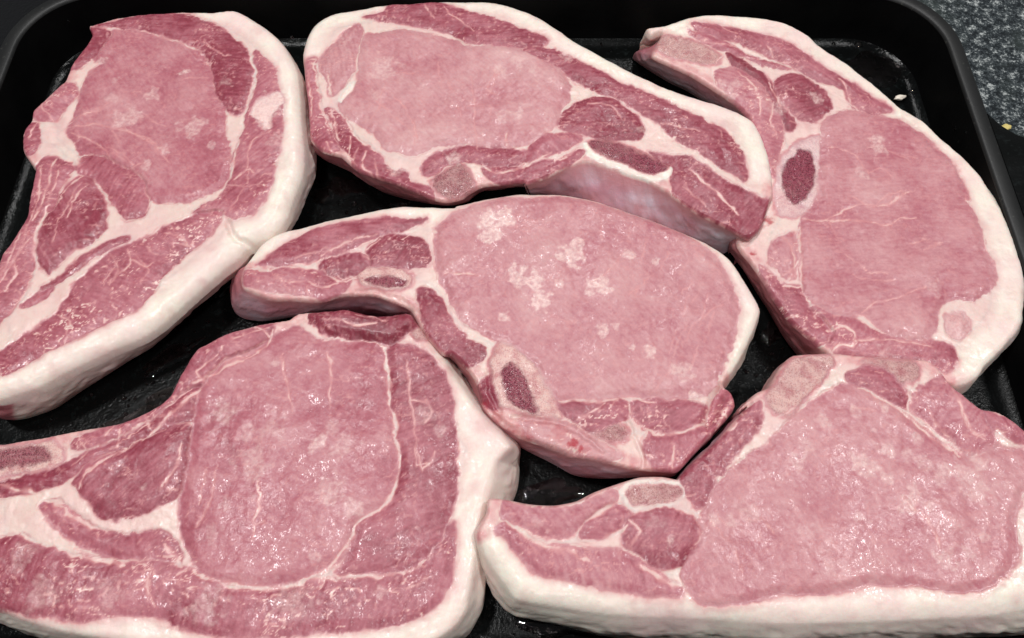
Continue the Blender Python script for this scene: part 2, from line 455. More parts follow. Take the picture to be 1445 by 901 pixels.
        if kind == 'lean':
            fat = np.maximum(fat*(1 - a), line_); tone = tone*(1 - a) + a*tn; bone = bone*(1 - a); marb = marb*(1 - a) + a*opts.get('marb', 0.45)
            hgt = hgt*(1 - a) + a*(opts.get('h', 0.7)*0.001*sstep(-0.0002, 0.004, r) + 0.0007*(float(hash2(np.array([ri*7.0]), np.array([seed*3.0]), 5)[0]) - 0.6))
        elif kind == 'bone':
            fat = fat*(1 - a); bone = bone*(1 - a) + a; tone = tone*(1 - a) + a*tn; marb = marb*(1 - a)
            hgt = hgt*(1 - a) + a*opts.get('h', 0.4)*0.001
        elif kind == 'fat':
            fat = fat*(1 - a) + a*opts.get('lvl', 1.0); bone = bone*(1 - a); marb = marb*(1 - a)
            hgt = hgt*(1 - a) + a*(opts.get('h', 0.3)*0.001*sstep(0, 0.003, r))
        elif kind == 'memb':
            memb = np.maximum(memb, a); marb = marb*(1 - a)
        if 'memb' in opts: memb = memb*(1 - a) + a*opts['memb']
        if 'frost' in opts: frost = frost*(1 - a) + a*opts['frost']
    gap = np.maximum(0, -rmax)
    inner = 0.36 + 0.54*sstep(0.0006, 0.0026, gap) + 0.22*fbm(X/3.5, Y/3.5, seed + 2, 3)
    inner = np.where(rr < 0.003, np.minimum(inner, 0.50 + 0.45*sstep(0.003, 0.007, s) + 0.25*fbm(X/3, Y/3, seed + 9, 3)), inner)
    rim = 0.62 + 0.38*sstep(0.0002, 0.0036, gap) - 0.16*np.clip(fbm(X/8, Y/8, seed + 12, 3), 0, 1)
    base_fat = rim*(1 - tissue) + np.clip(inner, 0.15, 0.72)*tissue
    fat = fat + bare*base_fat; tone = tone + bare*0.10
    # marbling veins
    v1 = np.abs(fbm(X/7 + 0.6*noise(X/3, Y/3, seed + 31), Y/7, seed + 30, 3)); v2 = np.abs(fbm(X/2.6, Y/2.6, seed + 40, 2))
    patch = sstep(-0.15, 0.25, fbm(X/16, Y/16, seed + 50, 2))
    vein = sstep(0.045, 0.0, v1)*0.9*patch + sstep(0.05, 0.0, v2)*0.45*sstep(0, 0.3, fbm(X/9, Y/9, seed + 55, 2))
    fl = sstep(0.30, 0.48, noise(X/1.7, Y/1.7, seed + 60))*0.55*sstep(-0.1, 0.3, fbm(X/13, Y/13, seed + 61, 2))
    fat = np.maximum(fat, np.clip(marb*(vein + fl), 0, 0.8))
    # traced seams
    for wd, st, line in list(seams) + EXTRA.get(seed, []):
        lp = top_xy(np.array([[p[0], p[1]] for p in parse(line)])); ld, _ = spline(lp, False, 4)
        m = (x > ld[:, 0].min() - 0.006) & (x < ld[:, 0].max() + 0.006) & (y > ld[:, 1].min() - 0.006) & (y < ld[:, 1].max() + 0.006)
        if not m.any(): continue
        dd, di, dt = seg_dist(wx[m], wy[m], ld, False)
        u = (di + dt)/(len(ld) - 1)
        w = wd*0.001*0.5*(1 + 1.0*noise(X[m]/3.1, Y[m]/3.1, seed + 70))*(0.45 + 0.55*sstep(0, 0.2, u)*sstep(1, 0.8, u))
        w = np.maximum(w, 0.00010)
        a = 0.80*st*sstep(w + 0.00042, w*0.1, dd)*(0.55 + 0.45*sstep(-0.4, 0.1, noise(X[m]/4.5, Y[m]/4.5, seed + 72)))
        fat[m] = np.maximum(fat[m], a); frost[m] = np.maximum(frost[m], 0); bone[m] *= 1 - a
        hgt[m] -= 0.00018*a
    lace = sstep(-0.22, 0.16, fbm(X/1.6, Y/1.6, seed + 83, 3))
    for bx, by, br, bs in [(p[0], p[1], p[2], p[3]) for p in blots]:
        cx, cy = bx, by
        c = top_xy(np.array([[cx, cy]]))[0]; R = br*0.000255*bsize
        q = np.hypot(wx - c[0], wy - c[1])/R + 1.15*fbm(X/3.8, Y/3.8, seed + 80, 4)
        a = bs*blot*sstep(1.05, crisp, q)*(0.5 + 0.5*lace)
        frost = np.maximum(frost, a)
    ca, sa_ = np.cos(fiber*2.2), np.sin(fiber*2.2)
    an = fiber*2.2 + ang; ca, sa_ = np.cos(an), np.sin(an); U = X*ca + Y*sa_ + 2.5*lowf; Vv = -X*sa_ + Y*ca
    for bx, by, br, bs in bloods:
        c = top_xy(np.array([[bx, by]]))[0]; R = br*0.000255
        q = np.hypot(wx - c[0], wy - c[1])/R + 0.9*fbm(X/2.4, Y/2.4, seed + 85, 3)
        blood = np.maximum(blood, bs*sstep(1.1, 0.3, q))
    blood = np.maximum(blood, 0.16*sstep(0.12, 0.55, fbm(X/10, Y/10, seed + 150, 3))*fat + 0.07*sstep(0.0, 0.4, fbm(X/3, Y/3, seed + 151, 2))*fat*tissue)
    tone = tone + 0.17*lowf + (1 - fat)*(0.09*fbm(X/2.6, Y/2.6, seed + 103, 3) + fib*noise(U/1.1, Vv/8, seed + 101) + 0.06*noise(U/0.9, Vv/2, seed + 102))
    fz = np.maximum(fat, memb)
    # height
    r = np.interp(bi + bt, np.arange(N + 1), np.append(rad, rad[0]))
    r = np.maximum(r, 0.0006)
    ow = np.maximum(0, (off*nrm).sum(1)); flr = smooth(np.clip(ow/0.006, 0, 1), 6)
    fl_ = np.interp(bi + bt, np.arange(N + 1), np.append(flr, flr[0]))
    dc = r - np.sqrt(np.maximum(r*r - (r - s)**2, 0)); dp = 0.5*r*np.maximum(0, 1 - s/r)**2
    dr = np.where(s < r, dc*(1 - fl_) + dp*fl_, 0)
    z = zplane(x, y) + hgt - dr + 0.0010*lowf + 0.00032*fbm(X/6, Y/6, seed + 90, 3) + 0.00005*fbm(X/1.5, Y/1.5, seed + 95, 2) + 0.00010*sstep(0.2, 0.9, fat)*fbm(X/2.2, Y/2.2, seed + 97)
    for wd, dep, line in creases:
        lp = top_xy(np.array([[p[0], p[1]] for p in parse(line)])); ld, _ = spline(lp, False, 4)
        dd, _, _ = seg_dist(wx, wy, ld, False)
        z -= dep*0.001*np.exp(-(dd/(wd*0.001))**2)
    # skirt
    bvid = np.full(n, -1); bvid[bverts] = np.arange(len(bverts)); nb = len(bverts)
    ft = (bi + bt)[bverts]; ib = np.round(ft).astype(int) % N
    fo = np.stack([np.interp(ft, np.arange(N + 1), np.append(off[:, k], off[0, k])) for k in (0, 1)], 1)
    fn = np.stack([np.interp(ft, np.arange(N + 1), np.append(nrm[:, k], nrm[0, k])) for k in (0, 1)], 1)
    kd = kinds[ib]; zt = z[bverts]; fb = fat[bverts]
    for q in 'flm':
        w_ = smooth((kinds == q).astype(float), 14); kw[q] = np.interp(ft, np.arange(N + 1), np.append(w_, w_[0]))
    wn = np.clip(1 - kw['f'] - kw['l'] - kw['m'], 0, 1)
    od = np.argsort(ft)
    def avg(v, k=41):
        w = v[od]; w = np.convolve(np.concatenate([w[-k:], w, w[:k]]), np.ones(k)/k, 'same')[k:-k]
        r_ = np.empty_like(w); r_[od] = w; return r_
    fbs, tns, bns = avg(fb), avg(tone[bverts]), avg(bone[bverts])
    arc = np.concatenate([[0], np.cumsum(np.linalg.norm(np.roll(D, -1, 0) - D, axis=1))])*mm
    am = np.interp(ft, np.arange(N + 1), arc)
    rows = 22; SV = []; SA = []
    outw = np.maximum(0, (fo*fn).sum(1))
    for k in range(1, rows + 1):
        t = k/rows
        g = t*(1 - 0.45*np.minimum(1, outw/0.004)) + (np.sin(t*np.pi/2))*0.45*np.minimum(1, outw/0.004)
        tz = t*T*mm + 0*ft
        lum = 0.0010*fbm(am/9 + 3, tz/7, seed + 110, 3) + 0.00022*noise(am/3.4, tz/3.4, seed + 111)
        bul = (0.0006 + 0.0012*fbs)*np.sin(np.pi*t) + lum*np.sin(np.pi*min(1, t*1.2))
        sx = x[bverts] + fo[:, 0]*g + fn[:, 0]*bul; sy = y[bverts] + fo[:, 1]*g + fn[:, 1]*bul
        SV.append(np.stack([sx, sy, zt*(1 - t) + zb*t], 1))
        st = 0.8*fbm(am/9, tz/5, seed + 120, 4)
        lay = 1 - 0.22*np.clip(noise(am/16, tz/2.2 + am/40, seed + 140) + 0.4*noise(am/5, tz/1.0, seed + 141), 0, 1)
        wl = sstep(0.25, 0.75, kw['l'] + 0.35*st*(kw['l']*(1 - kw['l'])*4))
        f_n = fb + (fbs + 0.5*st - fb)*min(1, t*5); t_n = tone[bverts] + (tns + 0.2*st - tone[bverts])*min(1, t*5)
        f_ = kw['f']*lay + kw['m']*0.25 + wn*f_n; f_ = f_/(kw['f'] + kw['m'] + wn + 1e-6)*(1 - wl) + wl*(0.12 + 0.5*np.maximum(0, st))
        m_ = kw['m']*np.clip(0.85 + st, 0.4, 1)*min(1, t*4)
        t_ = (kw['m']*(0.6 + 0.2*st) + (wn + kw['f'])*t_n)/(kw['f'] + kw['m'] + wn + 1e-6)*(1 - wl) + wl*(0.38 + 0.25*st)
        SA.append((np.clip(f_, 0, 1), t_, wn*bns*(1 - t), frost[bverts]*max(0, 1 - 4*t), m_, 0*t_))
    co = np.concatenate([np.stack([x, y, z], 1)] + SV)
    cat = lambda a, k: np.concatenate([a] + [q[k] for q in SA])
    A = [cat(a, k) for k, a in enumerate((fat, tone, bone, frost, memb, blood))]
    ba, bb = bvid[BE[:, 0]], bvid[BE[:, 1]]
    SQ = []; SL = []
    fl_lab = lab[BE[:, 0]]
    sideq = kd[ba]
    for k in range(rows):
        a0 = BE[:, 0] if k == 0 else n + (k - 1)*nb + ba; b0 = BE[:, 1] if k == 0 else n + (k - 1)*nb + bb
        a1 = n + k*nb + ba; b1 = n + k*nb + bb
        SQ.append(np.stack([b0, a0, a1, b1], 1))
        SL.append(np.where((sideq == 'm'), -3, np.where((sideq == 'l') | ((sideq == 'n') & (fl_lab >= 0)), -4, -1)))
    faces = np.concatenate([Q] + SQ)
    qlab = lab[Q[:, 0]].copy()
    # seams inside the meat read as seam fat, the rest of the bare fat as the fat cap
    sq = s[Q[:, 0]]
    qlab[(qlab == -1) & (sq > 0.012)] = -2
    flab = np.concatenate([qlab] + SL)
    # vertex normals of the whole chop, so that the parts meet without a shading seam
    v0, v1_, v2_, v3_ = (co[faces[:, k]] for k in range(4))
    fnm = np.cross(v2_ - v0, v3_ - v1_); vn = np.zeros_like(co)
    for k in range(4):
        for ax in range(3): vn[:, ax] += np.bincount(faces[:, k], weights=fnm[:, ax], minlength=len(co))
    vn /= np.linalg.norm(vn, axis=1)[:, None] + 1e-12
    root = link_obj('pork_chop', None, None, None, label=label, category='pork chop', group='raw pork chops in the tray')
    root.location = (c0[0], c0[1], zb)
    base = np.array([c0[0], c0[1], zb])
    names = {-1: 'fat_cap', -2: 'seam_fat', -3: 'rib_membrane', -4: 'cut_side'}
    made = {}
    order = [-1, -2, -3, -4] + list(range(len(parts)))
    def pieces(fc, raw=False):
        us = np.unique(fc); rm = np.full(len(co), -1); rm[us] = np.arange(len(us)); f = rm[fc]
        L = np.arange(len(us))
        for _ in range(400):
            mn = L[f].min(1); old = L.copy()
            for c in range(4): np.minimum.at(L, f[:, c], mn)
            L = L[L]
            if (L == old).all(): break
        fl = L[f[:, 0]]; ids, cn = np.unique(fl, return_counts=True)
        if raw: return np.isin(fl, ids[cn < 260])
        big = ids[cn > 20]
        if len(big) == 0: return [fc]
        main = ids[cn.argmax()]
        return [fc[(fl == i) | ((i == main) & ~np.isin(fl, big))] for i in big]
    for lb in (-4, -3, -2, -1):
        i = np.nonzero(flab == lb)[0]
        if len(i) < 12: continue
        j = i[pieces(faces[i], True)]
        if lb <= -3: flab[j] = -1
        else:
            top = faces[j].max(1) < n
            flab[j[top]] = near_ri[faces[j[top], 0]]
    jobs = []
    for lb in order:
        m = flab == lb
        if m.sum() < 12: continue
        jobs += [(lb, fc) for fc in (pieces(faces[m]) if lb < 0 else [faces[m]])]
    for lb, fc in jobs:
        us = np.unique(fc); rm = np.full(len(co), -1); rm[us] = np.arange(len(us)); fc = rm[fc]
        nm = names[lb] if lb < 0 else parts[lb][0]
        me = bpy.data.meshes.new(nm)
        me.vertices.add(len(us)); me.vertices.foreach_set('co', (co[us] - base).astype(np.float32).ravel())
        me.loops.add(fc.size); me.loops.foreach_set('vertex_index', fc.astype(np.int32).ravel())
        me.polygons.add(len(fc)); me.polygons.foreach_set('loop_start', np.arange(0, fc.size, 4, dtype=np.int32))
        me.polygons.foreach_set('loop_total', np.full(len(fc), 4, np.int32))
        me.update(calc_edges=True); me.validate()
        me.shade_smooth()
        for an, (k0, k1, k2) in (('mask_a', (0, 1, 2)), ('mask_b', (3, 4, 5))):
            at2 = me.attributes.new(an, 'FLOAT_COLOR', 'POINT')
            dat = np.ones((len(us), 4), np.float32)
            for j, kk in enumerate((k0, k1, k2)): dat[:, j] = np.clip(A[kk][us], 0, 1)
            at2.data.foreach_set('color', dat.ravel())
        me.normals_split_custom_set_from_vertices(vn[us].tolist())
        par = root
        if lb >= 0 and parts[lb][3].get('sub') and parts[lb][3]['sub'] in made: par = made[parts[lb][3]['sub']]
        o = link_obj(nm, me, par, MEAT)
        if lb >= 0 and parts[lb][3].get('label'): o['label'] = parts[lb][3]['label']
        made[nm if lb < 0 else parts[lb][3].get('id', nm)] = o
    return root

def ex(w, st, f, *lines): return [(w, st, f + ': ' + l) for l in lines]
EXTRA = {
 11: ex(.5, .55, 'P', '150,350 230,332 300,312', '180,360 280,355 340,366 420,400 450,440', '300,420 350,440 380,470', '230,520 180,600 150,690', '700,480 690,540 650,600', '640,520 700,530 740,520', '480,640 520,690', '500,690 560,700', '380,720 420,760 400,800', '330,740 300,800', '600,640 590,690', '420,700 450,720')
   + ex(.8, .75, 'P', '120,470 105,560 60,690', '170,490 140,560 110,640 100,740', '250,530 215,560 190,620', '150,345 120,300 150,265', '100,350 85,390', '60,640 30,720 0,780'),
 23: ex(.5, .5, 'P', '1060,290 1110,330 1160,370 1175,420', '1180,280 1200,300', '1290,300 1300,330', '1330,220 1340,330 1345,430', '1240,180 1250,260', '1390,200 1400,240 1380,270', '1130,210 1190,205', '1010,420 1000,470 1040,520', '1060,450 1070,500 1110,520')
   + ex(.9, .8, 'P', '890,170 900,260 930,380', '872,200 882,330', '930,260 940,330 960,400', '990,370 1040,410 1090,440', '920,400 950,440 1010,490'),
 37: ex(.6, .6, 'Q', '520,120 620,130 700,160 790,180', '590,70 610,90 640,100', '720,130 740,160', '890,420 960,440 1000,490', '1000,490 1040,480 1070,500', '960,560 1010,590 1060,560 1110,545', '1120,690 1180,680', '940,720 1000,760', '1000,770 1060,775', '1100,440 1140,450', '1000,420 1040,408')
   + ex(1.0, .8, 'Q', '600,150 560,200 580,240', '740,200 720,230 760,300', '640,210 690,260 700,330', '740,640 790,700 800,780', '720,760 780,790 800,750', '810,640 815,720 830,860'),
 41: ex(.4, .42, 'H', '860,300 830,360', '880,330 850,420', '900,380 870,450', '820,330 800,400', '760,200 740,260', '850,480 820,560', '780,430 760,500', '700,150 690,200', '640,120 645,160', '560,120 570,170', '660,330 690,280 720,270', '600,260 620,200', '480,330 520,350', '820,220 800,270')
   + ex(.7, .7, 'G', '420,500 480,520 560,500', '260,470 330,500 400,500', '560,470 600,490 640,480', '700,390 660,370 690,340', '860,290 930,250 1000,220'),
 53: ex(.7, .7, 'R', '250,430 300,400 390,350 460,320', '180,360 200,400', '230,350 250,380 210,410', '330,290 300,330', '410,270 430,310', '470,250 540,200', '620,110 560,150 590,190', '660,60 720,40 760,30', '700,100 640,130', '430,700 420,760 440,810', '500,720 560,690', '800,100 810,200 830,270', '590,420 560,520', '1180,380 1200,430 1230,390', '1160,230 1210,240')
   + ex(2.0, .8, 'R', '0,470 120,500 220,570 300,600', '40,560 140,620 210,650', '100,500 180,520 240,560', '470,640 510,700'),
 67: ex(.6, .65, 'S', '1120,200 1130,240', '1180,270 1240,340', '1260,240 1280,300 1330,330', '640,680 650,720', '1170,560 1200,640', '1090,500 1130,540', '700,560 740,600', '560,570 600,620', '960,250 1010,260')
   + ex(1.0, .8, 'S', '1380,320 1400,345 1440,355', '700,300 760,270 850,230', '330,570 360,600 340,640', '1280,120 1230,180'),
}

def bl(f, *items):
    ox, oy, sc = ZOOM[f]
    return [(ox + a/sc, oy + b/sc, c/sc, d) for a, b, c, d in items]

EYE = dict(h=0.8, marb=0.28)
# ---- chop on the left
chop('chop', 'raw pork chop at far left with a long fat edge down its lower right side', 0.026, (0, 0),
 """A: /1 375,110 /1.4 400,103 500,73 600,58 700,55 790,44 /5 900,35 990,30 1050,55 1130,105 1195,165 1235,225 1262,290 1272,380>1290,380
 /6 =f 1276,480>1312,490 1290,640>1338,650 1278,740>1330,740 1235,850>1290,830 B: 1215,10>1258,15 1180,60>1220,65 1130,100>1150,120 1062,128>1060,165
 1000,190>1025,232 930,245>957,285 845,320>868,345 755,400>800,402 685,462>720,482 590,525>640,560 490,568>560,622 380,618>450,692 250,680>330,770 150,735>240,830 60,765>130,872 =l 5,785>60,882 -50,795>0,870
 =n /1.4 -80,740 -110,600 -110,450 -40,300 0,180 40,130 75,70 110,0 A: 120,840 135,780 145,720 120,680 95,640 90,590 100,550 130,510 140,470 180,430 225,380 270,345 300,285 330,240 370,190 388,150""",
 [('loin_eye', 'lean', 0.60, EYE, "A: 480,140 560,130 640,150 720,178 800,212 855,245 885,290 900,350 915,410 945,460 955,500 945,560 955,600 970,680 960,740 935,790 870,825 800,850 720,855 650,845 600,770 560,722 480,690 400,652 345,645 325,605 290,560 305,520 345,425 355,372 385,312 440,268 405,250 440,190"),
  ('cap_muscle', 'lean', 0.34, {}, "A: 410,112 480,98 600,68 700,65 800,70 880,92 940,127 990,167 1040,215 1062,270 1057,350 1038,420 1022,480 990,480 940,420 917,350 902,270 852,215 790,183 700,148 600,122 520,115"),
  ('rib_muscle', 'lean', 0.44, {'marb': 0.6}, "A: 1085,220 1130,260 1170,310 1182,380 1192,450 1196,540 1188,620 1160,690 1150,760 1130,830 1090,890 B: 1050,10 1000,22 940,10 860,40 830,5 A: 840,890 940,840 985,745 1002,650 1033,560 1056,480 1075,400 1087,300"),
  ('muscle', 'lean', 0.34, {}, "A: 382,125 462,142 438,190 398,238 330,285 302,285 370,190"),
  ('muscle', 'lean', 0.52, {'marb': 0.8, 'soft': 0.9}, "A: 145,470 225,390 262,352 310,362 328,400 280,440 240,500 215,518 150,508"),
  ('muscle', 'lean', 0.40, {'marb': 0.6}, "A: 98,600 120,533 153,533 158,620 120,657"),
  ('muscle', 'lean', 0.50, {}, "A: 352,668 420,670 500,703 570,742 608,800 628,855 610,910 540,925 490,870 440,805 400,760 355,740 332,715"),
  ('muscle', 'lean', 0.30, {'marb': 0.5, 'h': 0.9}, "A: 340,762 388,772 425,830 447,900 B: 445,30 428,80 375,130 315,150 275,190 228,228 200,255 178,220 163,150 173,90 203,20 A: 232,890 262,830 300,782"),
  ('flank_muscle', 'lean', 0.45, {'marb': 0.55}, "A: 152,702 200,662 240,672 315,712 298,740 250,800 215,890 B: 185,0 148,80 138,180 136,240 98,330 48,410 0,455 -60,515 -105,450 -38,300 3,180 77,77 113,0 A: 122,840"),
  ('muscle', 'lean', 0.42, {}, "B: 172,322 260,272 330,202 420,152 500,112 540,107 478,150 378,202 298,260 200,320"),
  ('muscle', 'lean', 0.45, {}, "B: 90,392 160,350 212,322 198,350 120,400"),
  ('belly_muscle', 'lean', 0.45, {'marb': 1.0}, "B: 620,112 740,52 830,12 930,5 918,50 868,110 788,170 738,220 678,280 636,340 596,400 538,438 440,478 340,528 250,568 150,618 60,668 10,688 -50,655 0,600 60,550 150,490 240,430 270,380 320,310 400,232 480,172 560,132"),
  ('fat_patch', 'lean', 0.85, {'h': .2, 'soft': .8, 'frost': .9, 'marb': 0}, "A: 1078,490 1105,440 1188,400 1198,440 1145,480 1130,545 1112,520"),
  ('seam_knot', 'fat', 1, {'h': 0.5, 'soft': 1.3, 'lvl': 0.74}, "A: 195,518 240,545 240,595 300,635 342,680 338,702 290,672 230,622 185,605 168,565"),
 ],
 [(0.8, .7, "A: 240,560 330,500 430,470"), (0.8, .6, "A: 250,540 300,500 318,440"), (0.6, .6, "A: 300,560 420,620 480,690"), (0.5, .5, "A: 560,720 600,700 640,705"), (0.5, .4, "A: 480,650 540,690 600,760"), (0.6, .55, "A: 320,540 400,530 460,540 520,560 600,580 640,600 690,660 730,700"), (0.5, .5, "A: 270,530 340,500 420,480 470,450"), (0.6, .5, "A: 600,480 650,520 710,540"),
  (0.6, .5, "A: 760,350 800,340 880,340"), (0.5, .6, "A: 860,190 900,212 940,235 980,235"), (0.9, .7, "A: 990,760 1050,720 1080,740"), (0.7, .6, "A: 1050,720 1060,640 1100,580 1140,560"),
  (1.6, 1, "A: 1050,190 1068,260 1078,330 1060,420 1035,510 1010,600 995,690 970,760"), (1.0, .8, "A: 240,670 210,770 180,850 B: 140,30"), (1.0, .8, "A: 350,750 280,810 240,880"),
  (1.6, .95, "B: 190,0 152,90 152,200 190,262"), (1.0, .7, "B: 130,110 70,180 0,300"), (2.2, .9, "B: 150,240 110,330 50,420 0,480"), (0.8, .8, "B: 100,150 60,200 70,260 20,330"),
  (0.8, .7, "B: 540,160 555,220 500,260"), (0.7, .6, "B: 555,200 620,230 660,210"), (0.7, .6, "B: 700,90 770,110 800,150"), (0.6, .6, "B: 470,180 500,250 480,300"), (0.6, .6, "B: 250,430 300,480 290,520"),
  (0.6, .6, "A: 610,800 640,850 620,900"), (0.7, .8, "A: 400,760 450,830 500,895"), (0.6, .5, "A: 480,560 510,610")],
 bl('A', (540, 510, 75, .6), (820, 545, 70, .6), (650, 400, 45, .6), (775, 305, 26, .9), (705, 645, 32, .6), (620, 710, 30, .5), (480, 425, 40, .35), (890, 625, 30, .5), (1150, 460, 75, .8), (1110, 510, 40, .8), (1180, 600, 60, .4), (960, 350, 30, .4), (500, 345, 25, .4), (430, 265, 35, .6)),
 [(1.2, 1.8, "B: 965,45 985,95 1015,120 1062,132")], seed=11)

# ---- chop at the top, middle
chop('chop', 'raw pork chop at top centre with bluish membrane showing below its right half', 0.025, (0.02, 0),
 """C: /5 130,75 200,40 300,20 400,8 500,0 620,-8 750,-9 850,-5 D: 0,25 60,52 130,98 200,144 300,200 400,250 500,296 600,332 700,362 760,383 /4 812,416 842,462 866,530 879,600 /1.4 881,690 870,706
 =l 852,768 834,806 802,834 =m 770,830>758,850 700,793>705,900 600,742>635,895 520,690>565,890 430,635>470,865 330,603>360,828 215,570>245,795 150,588>182,740 80,622>98,712 0,650>18,692
 =l C: 960,722>962,742 860,730>868,750 790,738>800,752 750,758>768,772 700,790>740,795 640,800>690,810 580,785>620,818 500,750>560,808 420,722>480,792 300,682>400,765 230,620>270,690 160,600>200,650 105,548>130,610
 =n /1.4 100,480 95,400 85,330 80,260 /4 72,210 80,160 100,110""",
 [('loin_eye', 'lean', 0.74, dict(EYE, marb=.18), "C: 330,142 400,132 450,122 520,132 600,152 680,167 750,192 850,192 950,200 1020,220 1070,262 D: 90,212 128,250 153,300 156,350 128,400 98,450 58,478 8,512 C: 1058,500 1000,555 960,575 880,585 800,578 700,570 620,575 560,605 500,615 440,595 400,580 345,515 290,480 245,455 228,410 285,350 305,290 308,230 315,180"),
  ('cap_muscle', 'lean', 0.36, {'marb': .5}, "C: 325,65 400,52 420,17 500,8 620,10 740,52 830,82 960,122 1050,158 D: 60,170 130,190 260,252 330,292 430,332 520,372 600,412 680,452 738,502 768,560 782,620 777,637 720,598 650,556 560,508 480,440 400,388 330,348 240,318 170,278 125,232 60,202 0,182 C: 960,190 800,178 740,168 690,148 600,118 500,98 440,88 380,78"),
  ('muscle', 'lean', 0.55, {'marb': .9}, "C: 92,242 128,238 130,330 150,430 190,520 222,595 150,588 112,540 102,450 90,330"),
  ('muscle', 'lean', 0.52, {'marb': .5, 'frost': .15}, "C: 160,222 230,152 290,102 308,130 288,200 286,270 228,340 192,378 180,330 152,270"),
  ('rib_muscle', 'lean', 0.42, {'marb': .7}, "C: 172,432 210,452 260,512 300,560 350,600 390,630 420,680 480,682 500,720 580,760 590,790 480,770 400,742 300,682 262,612 222,560"),
  ('rib_muscle', 'lean', 0.42, {}, "C: 562,650 600,622 680,590 760,590 880,600 960,610 962,640 900,658 780,650 740,640 650,650 600,690 560,690"),
  ('rib_muscle', 'lean', 0.42, {'marb': .5}, "C: 800,672 880,668 965,665 1030,640 1070,640 D: 30,602 100,582 190,532 210,545 150,580 80,615 0,640 C: 1060,718 960,722 880,730 830,710"),
  ('muscle', 'lean', 0.40, {'marb': .5}, "D: 10,540 60,490 110,475 195,480 202,498 130,528 60,558 20,573"),
  ('muscle', 'lean', 0.30, {'h': .9}, "D: 122,440 150,402 190,367 250,347 310,352 360,387 400,420 418,460 400,488 330,493 260,488 200,473 150,463"),
  ('tail_muscle', 'lean', 0.33, {'marb': .4, 'h': .1}, "D: 450,537 520,552 580,557 640,592 700,632 760,662 840,712 860,714 848,768 830,806 800,830 770,826 700,790 640,750 540,692 520,640 530,600"),
  ('rib_bone', 'fat', 1, {'h': .2, 'id': 'rib'}, "D: 210,512 226,508 246,534 284,556 352,584 440,614 498,604 514,588 524,600 508,628 440,638 345,608 272,578 226,552"),
  ('marrow', 'bone', 0.05, {'sub': 'rib'}, "D: 228,506 262,494 320,504 400,534 468,562 504,590 496,606 440,614 352,584 284,556 244,534"),
  ('spine_bone', 'bone', 0.35, {'h': .6}, "C: 590,722 640,682 700,652 738,690 758,740 720,776 670,788 620,770"),
  ('fat_fleck', 'fat', 1, {'h': .6}, "C: 272,320 280,352 232,408 216,400 226,370"),
 ],
 [(0.7, .6, "C: 440,390 490,450 520,490 525,530 535,570"), (0.5, .4, "C: 410,330 390,370 380,430 350,480"), (0.7, .5, "C: 830,270 850,300 810,360 850,380"), (0.9, .8, "C: 890,535 885,585"),
  (0.6, .4, "C: 710,480 725,540"), (0.6, .4, "C: 650,330 670,360"), (0.6, .4, "C: 610,220 640,230 670,205"), (0.5, .4, "C: 740,420 820,430 825,470"), (1.0, .9, "C: 300,180 295,250 280,300"),
  (0.6, .6, "D: 480,440 560,460 620,470"), (0.6, .6, "D: 220,370 300,380 350,430"), (1.2, .9, "C: 125,250 140,330 160,430 200,530"), (1.0, .9, "C: 175,300 190,380 230,460 300,550 360,600"), (0.7, .8, "C: 270,540 260,620 300,660"),
  (0.7, .8, "C: 330,600 320,660 360,700"), (0.6, .7, "C: 640,30 700,90 760,130"), (0.6, .6, "C: 560,20 600,80"), (0.9, .8, "D: 60,560 130,560 200,520"), (1.4, .9, "D: 590,600 640,650 700,700 760,760"), (0.6, .5, "D: 560,660 640,720"), (1.0,.8,"C: 790,650 850,690 960,660 1060,610")],
 bl('C', (870, 470, 35, .5), (930, 460, 35, .7), (860, 290, 50, .5), (930, 250, 40, .4), (990, 290, 30, .5), (400, 270, 80, .5), (370, 380, 45, .35), (230, 170, 60, .4), (680, 630, 45, .7), (450, 670, 50, .6)) + bl('D', (150, 205, 30, .5), (440, 460, 40, .5)),
 (), seed=23)

